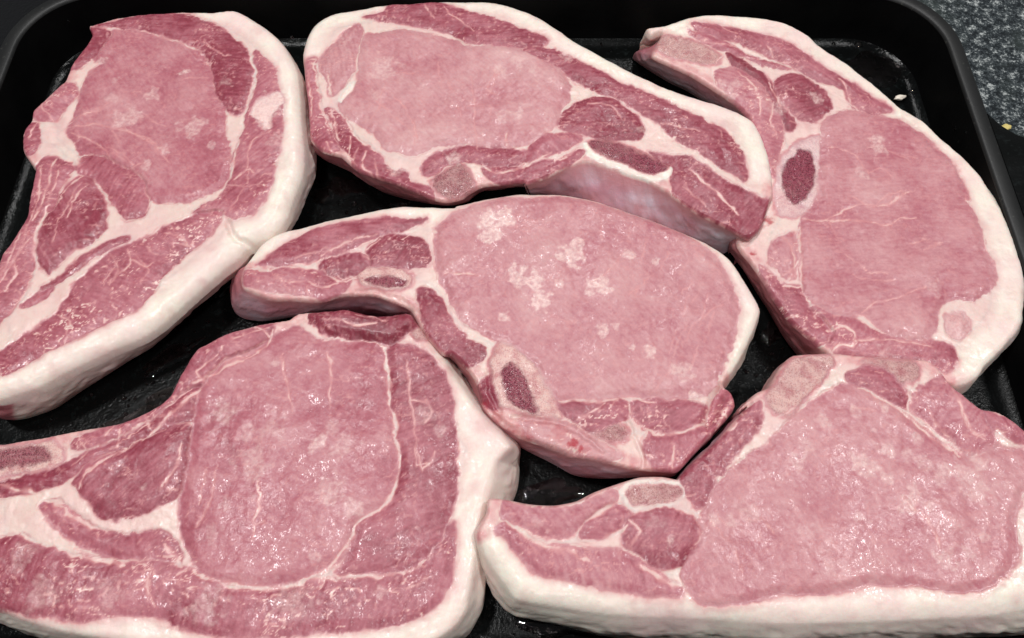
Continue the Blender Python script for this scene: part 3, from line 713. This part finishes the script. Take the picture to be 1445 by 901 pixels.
# ---- chop in the upper right corner
chop('chop', 'raw pork chop in the upper right corner, curved fat edge against the tray wall', 0.024, (0.03, 0.02),
 """E: /3 140,112 98,126>80,146 82,98 150,84 230,58 320,45 440,50 540,63 620,93 680,128 720,163 800,213 870,268 940,328 1000,383 1080,428 1150,488 1220,548 1290,618
 F: 1135,90>1105,100 1190,200>1150,210 1215,270>1170,280 1253,360>1195,368 X: 1450,400>1425,405 1446,440>1420,442 F: 1253,600>1190,600 1230,650>1180,645 1170,720>1140,710 1110,780 1080,825 1040,850 990,862 =n /1.4 950,850 900,820 820,790 740,785 600,775 500,755
 =l /1.5 440,700>345,730 385,655>300,670 320,590>265,610 270,520>232,550 220,440>192,495 170,370>150,420 118,300>90,320 X: 1043,320 1068,275 1072,225 1062,180 =m E: 450,420>430,450 400,370>380,420 330,322>300,380 250,272>230,330 180,240>160,300 =l 105,205>30,212 115,170>48,190""",
 [('cap_muscle', 'lean', 0.45, {}, "E: 245,82 320,87 420,107 520,132 600,162 660,202 720,242 800,282 870,332 930,372 968,403 900,408 830,388 800,320 740,300 640,258 560,213 480,178 400,148 330,138 275,110"),
  ('cap_muscle', 'lean', 0.50, {}, "E: 235,107 300,132 380,165 460,205 540,227 598,248 540,243 440,200 360,178 280,148"),
  ('rib_end', 'bone', 0.62, {'soft': .8, 'h': .2}, "E: 132,132 200,132 300,170 350,200 340,228 270,228 180,208 122,188"),
  ('muscle', 'lean', 0.20, {'marb': .2}, "E: 370,192 430,217 490,262 530,302 560,370 600,420 620,448 590,466 560,400 520,340 470,280 400,238"),
  ('muscle', 'lean', 0.56, {'marb': .7, 'soft': .8}, "E: 335,262 400,250 462,290 502,330 542,400 572,462 566,530 545,600 535,640 505,590 490,500 445,420 395,355 335,300"),
  ('muscle', 'lean', 0.34, {'h': .9}, "E: 547,292 600,272 660,282 718,322 742,370 737,398 690,437 650,437 612,408 562,350"),
  ('rib_bone', 'bone', 0.98, {'h': .2, 'id': 'rib', 'memb': .3, 'soft': 1.4}, "E: 545,660 570,580 620,520 700,490 715,560 710,660 680,740 640,780 560,770"),
  ('marrow', 'bone', 0.05, {'sub': 'rib'}, "E: 567,640 592,582 630,542 668,547 688,600 688,660 658,718 610,740 577,700"),
  ('loin_eye', 'lean', 0.58, EYE, "E: 722,450 770,417 840,407 900,420 980,432 1060,472 1138,542 1188,600 1228,660 1238,720 F: 1018,60 1008,120 1048,180 1078,240 1090,320 1128,400 1135,448 1098,478 1050,515 980,510 928,525 896,580 886,640 858,666 790,676 720,655 620,572 540,572 450,558 402,520 378,440 364,340 360,260 374,200 434,120 444,0 E: 718,650 714,560"),
  ('muscle', 'lean', 0.52, {'marb': .7}, "F: 402,552 480,577 580,592 640,642 760,682 880,682 958,702 985,760 940,800 880,775 740,765 600,755 500,725 440,645"),
  ('muscle', 'lean', 0.62, {'marb': .7}, "F: 262,290 320,252 343,282 347,350 338,420 300,418 280,380 243,368"),
  ('muscle', 'lean', 0.45, {'marb': .8}, "F: 212,382 250,422 300,462 370,472 378,540 458,600 488,655 430,690 370,640 310,570 250,490"),
  ('muscle', 'lean', 0.66, {'frost': .4, 'soft': 1.0}, "F: 945,590 1000,572 1028,610 1000,668 952,648"),
 ],
 [(0.8, .65, "F: 370,200 460,205 540,205 640,215 700,230 760,200 820,195"), (0.9, .7, "F: 460,205 540,160 620,140 710,150 760,110 810,90"), (0.6, .5, "F: 470,205 510,260 540,290"), (0.9, .6, "F: 610,570 650,530 720,515 790,490 860,470"),
  (0.6, .5, "F: 570,420 640,440 740,440"), (0.6, .5, "F: 850,320 920,295"), (1.5, .9, "E: 450,190 560,225 640,265 700,300 760,340 850,400"), (0.7, .7, "E: 780,280 800,310 820,380"), (1.2, .9, "F: 480,640 530,620 570,650 560,700 510,700 490,720"),
  (1.0, .7, "F: 560,680 700,680 800,690 880,700"), (1.2, .9, "F: 240,410 290,420 340,390 355,360"), (1.0, .9, "F: 300,460 370,470"), (1.0, .8, "E: 540,370 530,440 560,500"), (0.8, .8, "E: 600,440 680,450 720,440"), (1.0, .7, "F: 350,250 365,330 372,430"),
  (0.5, .5, "E: 940,540 990,560 1030,590"), (0.6, .6, "E: 1000,420 1080,470 1140,520")],
 bl('E', (920, 530, 50, .7), (860, 630, 35, .5), (690, 355, 30, .8), (560, 400, 40, .5), (380, 330, 60, .5)) + bl('F', (900, 470, 40, .4), (700, 760, 60, .4), (1060, 620, 60, .2)),
 (), seed=37, bloods=[(p[0], p[1], p[2], p[3]) for p in bl('F', (245, 200, 26, .8), (176, 338, 16, .9), (215, 225, 22, .4), (330, 250, 20, .25))])

# ---- chop in the centre
chop('chop', 'raw pork chop in the middle of the tray with white patches on its oval eye', 0.025, (0, 0),
 """G: /1.4 =l 115,525>75,640 100,480>58,560 115,420>75,470 =n /4 140,370 180,310 240,265 300,240 430,210 600,170 740,140 860,122 1000,125 1100,130 H: 130,56 200,40 300,22 380,18 460,22 560,45 650,75 740,105 830,145 900,180 950,215 985,265 1020,320 1040,370 1025,420 995,490 960,550 /1 932,586 /1.4 945,602 960,655 930,698 890,740 840,795 790,850>760,866 =l /1.4 740,850>690,868 =m 690,845>640,866 640,838>560,872 560,818>480,866 470,802>430,830 =l 400,775>340,790 320,745>270,745 260,705>232,705 215,660>203,662 190,580>178,600 160,540>150,560 120,505>115,522
 G: 1050,835>1040,850 985,765>970,775 935,690>920,705 900,620>880,665 =m 830,590>800,665 740,560>720,655 650,550>640,665 560,558>520,650 500,580>420,640 430,584>340,660 330,577>260,675 250,577>200,680 200,562>110,668""",
 [('loin_eye', 'lean', 0.66, dict(EYE, marb=.3, soft=.9), "H: 78,130 108,97 178,66 260,44 340,38 430,38 520,50 600,70 700,100 800,143 870,188 918,238 950,298 968,370 958,440 938,510 900,580 868,620 800,630 700,628 640,621 560,636 480,636 434,634 402,600 372,545 328,505 285,478 228,448 168,408 124,357 98,300 78,240 74,180"),
  ('cap_muscle', 'lean', 0.36, {'marb': .4}, "G: 182,412 230,372 320,312 430,262 560,222 700,197 800,192 900,202 980,192 950,220 860,248 740,278 620,328 500,368 380,398 260,422"),
  ('muscle', 'lean', 0.30, {'h': .8}, "G: 702,340 760,292 850,277 920,292 968,332 986,398 968,428 880,423 800,418 710,412 692,380"),
  ('muscle', 'lean', 0.32, {}, "G: 482,402 560,372 640,362 688,392 688,420 640,458 560,468 492,448"),
  ('tail_muscle', 'lean', 0.48, {'marb': .6}, "G: 125,442 200,452 300,442 400,442 480,442 520,482 615,490 565,540 500,568 420,558 330,540 240,530 170,512 125,500"),
  ('rib_bone', 'bone', 0.95, {'h': .5, 'id': 'rib', 'soft': .8}, "G: 642,472 680,437 760,420 850,435 900,462 900,510 840,532 740,527 672,512"),
  ('marrow', 'bone', 0.0, {'sub': 'rib', 'h': .2}, "G: 682,490 730,467 820,467 882,490 868,518 800,523 720,513"),
  ('rib_muscle', 'lean', 0.36, {'marb': .4}, "G: 940,534 995,546 1042,595 1082,665 1115,715 1170,768 1236,812 1222,858 1160,885 1100,855 1030,788 980,718 952,640"),
  ('muscle', 'lean', 0.34, {}, "H: 202,592 238,572 258,620 248,658 216,640"),
  ('spine_bone', 'bone', 0.97, {'h': .5, 'id': 'spine', 'soft': 1.2}, "H: 232,520 262,472 300,482 350,522 398,590 438,660 438,690 380,688 302,668 262,650 246,590"),
  ('marrow', 'bone', 0.06, {'sub': 'spine'}, "H: 264,550 290,530 328,560 358,620 374,680 330,668 286,640"),
  ('muscle', 'lean', 0.34, {'marb': 1.0}, "H: 442,652 520,652 600,642 638,652 638,690 600,708 540,728 482,700"),
  ('muscle', 'lean', 0.42, {'marb': 1.0}, "H: 652,652 720,642 800,647 866,650 876,690 820,716 750,726 692,716 662,690"),
  ('muscle', 'lean', 0.42, {'marb': 1.0}, "H: 702,742 800,742 880,702 890,652 938,602 955,655 880,738 790,848 740,846 700,802 692,762"),
  ('bone_tip', 'bone', 0.45, {}, "H: 522,740 600,712 638,722 628,758 560,768"),
  ('bloody_tissue', 'lean', 0.62, {'marb': .8, 'soft': 1.4, 'frost': .15}, "H: 322,700 380,695 450,705 520,745 575,775 620,810 560,815 470,798 400,770 340,740"),
 ],
 [(0.8, .7, "G: 480,370 560,330 650,295 740,270"), (0.6, .5, "G: 350,390 420,360 480,350"), (1.0, .8, "G: 640,350 700,340 760,290"), (0.8, .8, "G: 500,450 560,490 640,480"), (1.0, .8, "H: 640,650 660,690 700,730 760,740 840,720 875,690 878,640"),
  (0.8, .8, "H: 780,780 775,840"), (0.8, .8, "H: 490,700 540,670 570,650"), (0.5, .45, "H: 800,490 830,420 880,380 920,360"), (0.5, .45, "H: 690,200 680,240"), (0.5, .4, "H: 760,540 790,460 820,400"), (0.6, .5, "H: 830,290 800,330"), (0.6, .5, "H: 700,280 640,330"), (0.6, .6, "H: 530,290 580,265 610,220"),
  (1.2, .8, "H: 440,640 560,645 640,630 720,650"), (0.5, .4, "H: 690,640 730,600 770,550"), (0.8, .7, "H: 880,640 900,600 930,580"), (1.0, .7, "G: 1060,460 1120,450 1180,460"), (0.7, .7, "H: 100,262 150,265 200,270"), (1.0, .8, "H: 640,740 680,790 720,810"), (0.8, .8, "H: 900,720 920,690 935,660")],
 bl('H', (232, 112, 42, 1), (275, 100, 36, .9), (248, 150, 32, .95), (225, 140, 28, .9), (480, 215, 46, .85), (492, 190, 32, .8), (312, 270, 32, .95), (365, 288, 40, .9), (388, 350, 34, .9), (560, 303, 38, .9), (568, 435, 24, .8), (700, 495, 20, .85), (275, 390, 20, .75), (640, 205, 22, .7), (800, 555, 36, .5), (850, 630, 24, .9), (440, 300, 16, .6), (720, 232, 14, .7), (600, 420, 14, .5), (660, 480, 14, .7)),
 [(2.2, 3.0, "H: 945,590 905,635 880,700"), (1.0, 1.3, "H: 215,640 262,700 330,752 400,782 480,805"), (0.9, 1.0, "H: 300,688 380,700 450,712 520,752 570,790"), (0.8, 0.9, "H: 230,560 236,620 262,668"), (1.0, 0.8, "G: 640,545 740,545 860,580 930,640"), (0.8, 0.8, "H: 640,700 670,760 690,830")], seed=41, blot=0.92, crisp=0.66,
 bloods=bl('H', (480, 768, 20, .95), (500, 785, 12, .9), (250, 690, 26, .5), (215, 655, 22, .5), (300, 735, 24, .4), (345, 755, 18, .5), (440, 742, 34, .35), (395, 705, 26, .22), (520, 790, 18, .35), (330, 745, 22, .22), (600, 770, 20, .2)))

# ---- chop at the lower left
chop('chop', 'raw pork chop at lower left, squarish eye and thick fat edge on its right', 0.025, (0, 0),
 """I: /1.4 0,375 60,365 150,350 230,335 300,325 360,305 430,270 460,240 480,200 500,165 530,120 560,105 620,75 690,55 740,45 J: 320,38 345,22 400,18 480,14 560,30 640,22 668,50 /3 =f 700,95>702,96 745,150>750,150 785,212>790,212 822,264>828,264 862,316>868,316 905,356>910,356 924,386>940,396 890,422>946,440 872,475>940,495 856,525>928,530 840,590>875,640 830,650>862,700 822,720>850,745 812,780>845,810 800,830>835,832 770,875>800,895 700,920>700,935 600,930>600,945 450,935>450,950 300,930>300,945
 I: 400,922>400,935 250,902>250,915 150,883>150,900 60,855>60,873 0,832>0,848 -60,820>-60,838 =n /1.4 -90,740 -95,600 -90,480 -80,375""",
 [('rib_muscle', 'lean', 0.44, {'marb': .8}, "I: 205,362 300,332 380,307 448,262 488,192 538,122 620,82 700,62 736,60 718,110 660,140 600,172 555,208 500,232 420,288 340,338 250,383 202,388"),
  ('muscle', 'lean', 0.30, {'marb': .3}, "I: -80,502 0,484 60,470 150,440 250,402 350,352 430,302 500,242 538,222 528,300 450,333 380,362 280,402 200,452 100,500 0,512 -80,520"),
  ('muscle', 'lean', 0.34, {'marb': .5, 'h': .8}, "I: 202,482 240,442 300,412 380,377 450,342 508,332 514,380 507,440 497,490 458,528 400,552 330,567 277,572 252,540 222,510"),
  ('muscle', 'lean', 0.42, {'marb': .8}, "I: 192,628 152,590 112,540 150,532 200,572 260,612 330,627 430,617 478,652 483,690 440,693 380,678 300,678 232,658"),
  ('loin_eye', 'lean', 0.50, dict(EYE, marb=.3), "J: 72,270 102,202 170,152 250,112 300,77 340,64 390,97 450,107 520,100 568,118 582,180 588,260 598,330 617,400 612,470 587,520 537,560 497,600 477,670 437,698 380,727 300,742 200,752 132,742 82,717 53,660 34,600 29,520 53,440 62,360"),
  ('cap_muscle', 'lean', 0.36, {'marb': .35}, "J: 598,112 650,112 700,132 738,182 762,260 769,360 772,460 757,560 727,630 688,678 620,712 540,722 455,727 482,690 503,610 553,570 613,510 628,430 613,330 602,250 592,170"),
  ('belly_muscle', 'lean', 0.44, {'marb': .8}, "I: -85,640 0,637 60,627 100,652 160,674 240,692 330,702 420,699 500,717 560,742 J: 150,775 260,768 400,753 560,743 640,728 700,693 740,640 765,590 772,650 766,740 735,800 688,838 620,858 540,876 400,888 300,905 180,900 60,880 -20,850 -60,835 I: 400,834 300,845 200,853 80,838 0,822 -80,810"),
  ('rib_bone', 'bone', 0.95, {'h': .3, 'id': 'rib', 'soft': .9}, "I: 0,385 80,375 140,368 172,392 162,425 100,447 0,462 -80,462 -80,385"),
  ('marrow', 'bone', 0.2, {'sub': 'rib'}, "I: -60,402 0,392 70,380 128,387 143,410 110,425 40,440 0,445 -60,445"),
  ('bone_chip', 'bone', 0.7, {'h': .8}, "J: 652,62 672,52 692,70 690,92 668,96 652,82"),
  ('flap', 'lean', 0.22, {'marb': .3, 'h': 2.2}, "J: 372,32 440,17 520,24 600,30 655,28 664,60 635,80 598,104 560,98 500,88 430,83 400,60"),
 ],
 [(0.6, .55, "J: 305,140 310,200 320,240"), (0.9, .7, "J: 430,130 435,200 430,280"), (1.7, .95, "J: 580,118 590,200 595,270 610,350 620,425"), (1.4, .9, "J: 620,425 612,490 572,548 512,590 482,650 432,708"), (0.9, .75, "J: 245,480 240,560 225,590 225,640"), (0.6, .6, "J: 228,600 255,585"),
  (0.7, .5, "J: 130,440 110,520 70,600"), (0.7, .6, "J: 640,150 650,240 660,330 668,440"), (0.7, .6, "J: 668,440 710,430 718,400"), (0.8, .6, "J: 690,260 708,290 690,320"), (0.8, .8, "I: 300,412 240,455 215,500"), (0.8, .8, "I: 490,380 480,440 440,490"), (0.8, .8, "I: 330,325 318,370"), (0.8, .8, "I: 390,300 400,325 360,350 300,390"),
  (0.9, .8, "I: 540,230 480,280 390,370"), (1.1, .8, "I: 520,210 600,180 660,150 720,110 740,70"), (0.8, .8, "I: 690,60 730,90"), (1.4, .9, "J: 60,720 110,745 200,762 320,755 430,722"), (1.2, .8, "J: 430,722 470,735 560,738 640,720"), (0.8, .7, "J: 400,760 430,730"), (0.8, .8, "J: 420,40 500,60 560,58"), (0.8, .7, "J: 500,30 590,50"),
  (1.8, .9, "I: 60,620 140,650 240,688 340,700"), (0.9, .6, "I: 410,740 400,800"), (0.8, .6, "J: 640,760 700,740"), (0.7, .6, "J: 560,770 620,780")],
 bl('J', (145, 290, 50, .6), (225, 430, 75, .55), (400, 380, 38, .9), (470, 385, 55, .55), (430, 505, 55, .65), (500, 545, 45, .7), (210, 345, 35, .5), (150, 540, 25, .5), (730, 335, 26, .5), (690, 300, 40, .4), (440, 330, 40, .5), (285, 155, 18, .6), (280, 340, 60, .35), (120, 620, 30, .4), (400, 690, 30, .5), (570, 780, 30, .5), (220, 520, 25, .5), (330, 800, 80, .45), (100, 810, 70, .5)) + bl('I', (120, 780, 70, .5), (390, 495, 18, .6), (60, 680, 60, .4), (300, 780, 60, .4)),
 (), seed=53, blot=0.66, crisp=0.42, bsize=0.72)

# ---- chop at the lower right
chop('chop', 'raw pork chop at lower right with a thick white fat band along its near edge', 0.029, (0, 0.02),
 """K: /1.4 28,600>12,608 35,565>25,570 57,518 62,478 110,478 180,493 260,498 330,484 380,459 450,434 520,413 590,410 635,418 =m 645,408>640,425 690,360>672,380 745,312>725,335 805,245>785,265 858,188>838,208 =n
 L: 90,213 145,158 185,138 220,78 260,43 370,38 480,48 600,53 670,60 710,98 740,138 820,203 880,218 952,268 1010,310 1060,400 1085,560 =f /6 1070,720>1085,830 1000,800>1020,875 900,825>910,893 800,838>800,893 700,845>690,900 600,850>560,908 450,855>430,915 300,855>280,930 150,855>130,930 40,845>10,915
 K: 700,842>690,915 560,838>540,910 430,833>390,890 340,822>270,855 250,806>180,838 180,795>135,825 140,785>112,803 100,735>78,750 55,672>44,690""",
 [('loin_eye', 'lean', 0.66, dict(EYE, marb=.3, soft=.8), "L: 252,250 330,182 400,142 440,142 510,180 580,218 640,262 700,307 760,345 800,352 860,332 920,332 960,340 985,400 945,470 920,540 924,600 928,650 896,706 850,745 800,760 700,760 620,741 550,741 480,738 420,754 330,764 240,761 170,778 100,799 20,801 K: 742,801 694,791 660,750 653,690 694,630 704,560 722,505 L: 25,440 94,382 184,312"),
  ('spine_muscle', 'lean', 0.34, {}, "L: 422,112 470,87 540,92 578,130 598,170 598,203 540,178 470,150"),
  ('rib_muscle', 'lean', 0.52, {'marb': .5}, "L: 622,160 660,132 710,112 748,150 818,210 848,260 857,320 800,342 742,308 682,258 622,213 612,185"),
  ('rib_muscle', 'lean', 0.42, {'marb': .5}, "L: 834,222 880,232 952,275 1000,312 960,318 900,290 862,270"),
  ('spine_bone', 'bone', 0.75, {'h': .5, 'soft': 1.0}, "L: 192,215 165,172 195,148 228,90 266,52 368,47 378,70 348,110 298,170 240,228"),
  ('spine_bone', 'bone', 0.5, {'h': .3, 'soft': 1.2}, "L: 452,67 600,62 638,82 618,118 580,128 540,88"),
  ('rib_muscle', 'lean', 0.46, {'marb': .5}, "K: 652,402 700,362 780,292 856,218 L: 90,240 150,192 158,230 138,270 90,335 40,395 0,408 K: 742,428 722,478 690,498 652,450"),
  ('muscle', 'lean', 0.58, {'marb': .4}, "K: 115,497 180,507 260,514 340,497 440,457 450,480 380,528 340,558 280,598 220,588 160,558 102,535"),
  ('muscle', 'lean', 0.40, {'marb': .5}, "K: 372,540 440,502 488,512 478,550 430,588 352,603 342,590"),
  ('muscle', 'lean', 0.34, {'h': .8, 'marb': .25}, "K: 472,580 492,542 540,522 610,517 678,542 694,580 687,630 640,677 570,677 522,648 474,618"),
  ('belly_muscle', 'lean', 0.50, {'marb': .45, 'soft': 1.2}, "K: 85,572 112,557 150,602 220,627 300,632 400,642 460,642 520,672 580,712 636,752 636,773 560,771 450,761 380,741 280,721 204,698 154,648"),
  ('rib_bone', 'fat', 1, {'h': .4, 'id': 'rib', 'frost': .6}, "K: 462,460 500,422 590,417 638,432 653,460 638,488 590,503 520,513 482,498"),
  ('marrow', 'bone', 0.6, {'sub': 'rib', 'soft': .9}, "K: 478,470 500,438 590,427 638,441 648,462 628,484 560,499 502,497"),
 ],
 [(1.3, .9, "L: 450,150 510,178 580,213 640,260 700,310 760,348"), (0.9, .7, "L: 740,150 760,210 790,270 830,300"), (0.7, .7, "L: 660,200 690,260"), (1.4, .9, "L: 865,275 920,310 960,322"), (1.0, .9, "L: 600,140 608,215"), (0.7, .5, "L: 590,490 640,530 680,580 690,620"),
  (2.2, .85, "K: 110,545 180,600 250,628 300,640 370,670"), (2.0, .85, "K: 520,680 570,710 640,745"), (2.2, .9, "K: 340,610 400,610 450,590 480,560"), (2.0, .8, "K: 360,545 410,510 450,490"), (1.0, .6, "K: 180,610 200,640"), (0.5, .5, "L: 85,640 95,700"), (0.6, .6, "L: 20,520 50,560"), (0.5, .4, "L: 480,580 520,610 600,600"), (0.8, .6, "K: 690,520 700,590 690,620")],
 bl('L', (300, 330, 40, .5), (455, 370, 42, .8), (490, 395, 35, .7), (530, 415, 30, .7), (545, 335, 30, .7), (620, 460, 35, .7), (605, 505, 40, .7), (655, 500, 30, .5), (700, 400, 50, .6), (790, 430, 80, .5), (760, 400, 50, .5), (640, 370, 40, .5), (715, 660, 45, .6), (780, 650, 25, .5), (830, 600, 25, .6), (350, 250, 34, .6), (270, 370, 40, .5), (530, 210, 24, .8), (440, 215, 24, .5), (630, 300, 25, .6), (730, 320, 40, .6), (460, 545, 30, .5), (300, 570, 40, .3), (120, 530, 40, .4), (60, 550, 30, .5), (810, 370, 40, .6), (600, 350, 30, .5), (500, 270, 20, .4), (380, 700, 60, .25)) + bl('K', (610, 610, 24, .7), (560, 560, 40, .25), (740, 540, 26, .5), (220, 560, 25, .3)),
 (), seed=67, blot=0.72, crisp=0.48, bsize=0.72)

# ------------------------------------------------------------------ small things
def blob(name, px, py, z, sx, sy, sz, m, seed, sub=3, rot=0.0, **kw):
    import bmesh
    bm = bmesh.new(); bmesh.ops.create_icosphere(bm, subdivisions=sub, radius=1.0)
    cx, cy = at(px, py, z)
    for v in bm.verts:
        p = v.co
        a = 1 + 0.28*float(noise(np.array([p.x*1.6 + 5]), np.array([p.y*1.6 + p.z]), seed)[0])
        v.co = Vector((p.x*sx*a, p.y*sy*a, p.z*sz*a))
    me = bpy.data.meshes.new(name); bm.to_mesh(me); bm.free(); me.shade_smooth()
    o = link_obj(name, me, None, m, **kw); o.location = (float(cx), float(cy), z); o.rotation_euler = (0, 0, rot)
    return o
blob('crumb', 1418, 181, -0.0025, 0.0030, 0.0019, 0.0014, make_plain('yellow_crumb', sr(200, 182, 110), 0.6, 0.2), 3, rot=0.3,
     label='small yellow crumb on the granite worktop beside the tray handle', category='crumb')
blob('fat_scrap', 1270, 138, 0.0015, 0.0028, 0.0013, 0.0013, make_plain('scrap_fat', sr(225, 215, 200), 0.4, 0.1), 5, rot=0.2,
     label='tiny white scrap of fat on the tray floor beside the upper right chop', category='fat scrap')

def puddles(name, spots, **kw):
    V = []; F = []
    for q, (px, py, rx, ry, rot) in enumerate(spots):
        cx, cy = map(float, at(px, py, 0.0)); o = len(V); K = 40; rings = 5
        V.append((cx, cy, 0.0013))
        for i in range(1, rings + 1):
            for j in range(K):
                a = 2*math.pi*j/K
                w = 1 + 0.30*float(noise(np.array([2 + 1.6*math.cos(a) + q*7]), np.array([1.6*math.sin(a)]), 5)[0]) + 0.12*math.sin(5*a + q)
                f = i/rings; u = f*rx*w*math.cos(a); v = f*ry*w*math.sin(a)
                V.append((cx + u*math.cos(rot) - v*math.sin(rot), cy + u*math.sin(rot) + v*math.cos(rot), 0.0003 + 0.0010*math.sqrt(max(0, 1 - f*f))))
        for j in range(K): F.append((o, o + 1 + j, o + 1 + (j + 1) % K))
        for i in range(rings - 1):
            for j in range(K):
                a0 = o + 1 + i*K
                F.append((a0 + j, a0 + K + j, a0 + K + (j + 1) % K, a0 + (j + 1) % K))
    return link_obj(name, mesh_from(name, V, F), None, JUICE, **kw)
puddles('meat_juice', [(318, 402, .009, .0035, .75), (240, 505, .012, .004, .6), (275, 555, .022, .008, .5), (185, 600, .014, .006, .4), (360, 470, .008, .004, .7), (565, 288, .004, .002, .2),
                       (480, 270, .012, .006, .3), (1225, 100, .018, .010, .2), (1110, 560, .010, .006, .9), (770, 700, .012, .005, .2), (1090, 470, .006, .004, 1.), (790, 880, .016, .005, 0)], kind='stuff')
def droplets(name, spots, wall):
    V = []; F = []
    for px, py, r in spots:
        if wall == 'far':
            z = 0.012
            for _ in range(20):
                x, y = map(float, at(px, py, z)); yw = tcy + hy + slant*(0.12 + 0.88*max(0, z - 0.002)/(RIM_Z - 0.004)); z += (y - yw)*-0.5 if y > yw else (yw - y)*0.5
                z = min(max(z, 0.002), RIM_Z)
            x, y = map(float, at(px, py, z)); n = Vector((0, -1, 0.15)).normalized()
        elif wall == 'right':
            lo_, hi_ = 0.0, RIM_Z
            for _ in range(30):
                z = (lo_ + hi_)/2; x = float(at(px, py, z)[0]) - tcx
                if x > hx + slant*(0.12 + 0.88*max(0, z - 0.002)/(RIM_Z - 0.004)): lo_ = z
                else: hi_ = z
            x, y = map(float, at(px, py, z)); n = Vector((-1, 0, 0.15)).normalized()
        else:
            z = 0.0003; x, y = map(float, at(px, py, z)); n = Vector((0, 0, 1))
        t1 = n.orthogonal().normalized(); t2 = n.cross(t1); c = Vector((x, y, z)); o = len(V)
        V.append(tuple(c + n*r*0.7))
        for i in (1, 2, 3):
            for j in range(10):
                a = 2*math.pi*j/10; f = i/3
                V.append(tuple(c + (t1*math.cos(a) + t2*math.sin(a))*r*f + n*r*0.7*math.sqrt(1 - f*f)))
        for j in range(10): F.append((o, o + 1 + j, o + 1 + (j + 1) % 10))
        for i in (0, 1):
            for j in range(10):
                a0 = o + 1 + i*10; F.append((a0 + j, a0 + 10 + j, a0 + 10 + (j + 1) % 10, a0 + (j + 1) % 10))
    return link_obj(name, mesh_from(name, V, F), None, JUICE, kind='stuff')
rg = np.random.RandomState(4)
droplets('wall_droplets', [(833, 21, .0007), (850, 27, .0005), (857, 29, .0005), (973, 13, .0005), (979, 13, .0005), (978, 20, .0006), (102, 3, .0012), (412, 53, .0007), (97, 30, .0006), (1029, 4, .0006), (1076, 3, .0005)], 'far')
droplets('wall_droplets', [(1348, 182, .0008), (1363, 187, .0007), (1352, 200, .0005), (1353, 131, .0006), (1366, 139, .0005), (1344, 175, .0004)], 'right')
droplets('floor_droplets', [(1176, 62, .0012), (1211, 64, .0022), (1235, 64, .0013), (848, 63, .0010), (500, 288, .0013), (508, 295, .0012), (1288, 130, .0016), (862, 72, .0008)]
         + [(rg.uniform(60, 340), rg.uniform(440, 600), rg.uniform(.0003, .0009)) for _ in range(60)] + [(rg.uniform(720, 830), rg.uniform(870, 900), rg.uniform(.0003, .0008)) for _ in range(25)]
         + [(rg.uniform(440, 560), rg.uniform(230, 310), rg.uniform(.0003, .0008)) for _ in range(20)] + [(rg.uniform(1050, 1110), rg.uniform(440, 600), rg.uniform(.0003, .0008)) for _ in range(20)], 'floor')
bpy.context.view_layer.update()
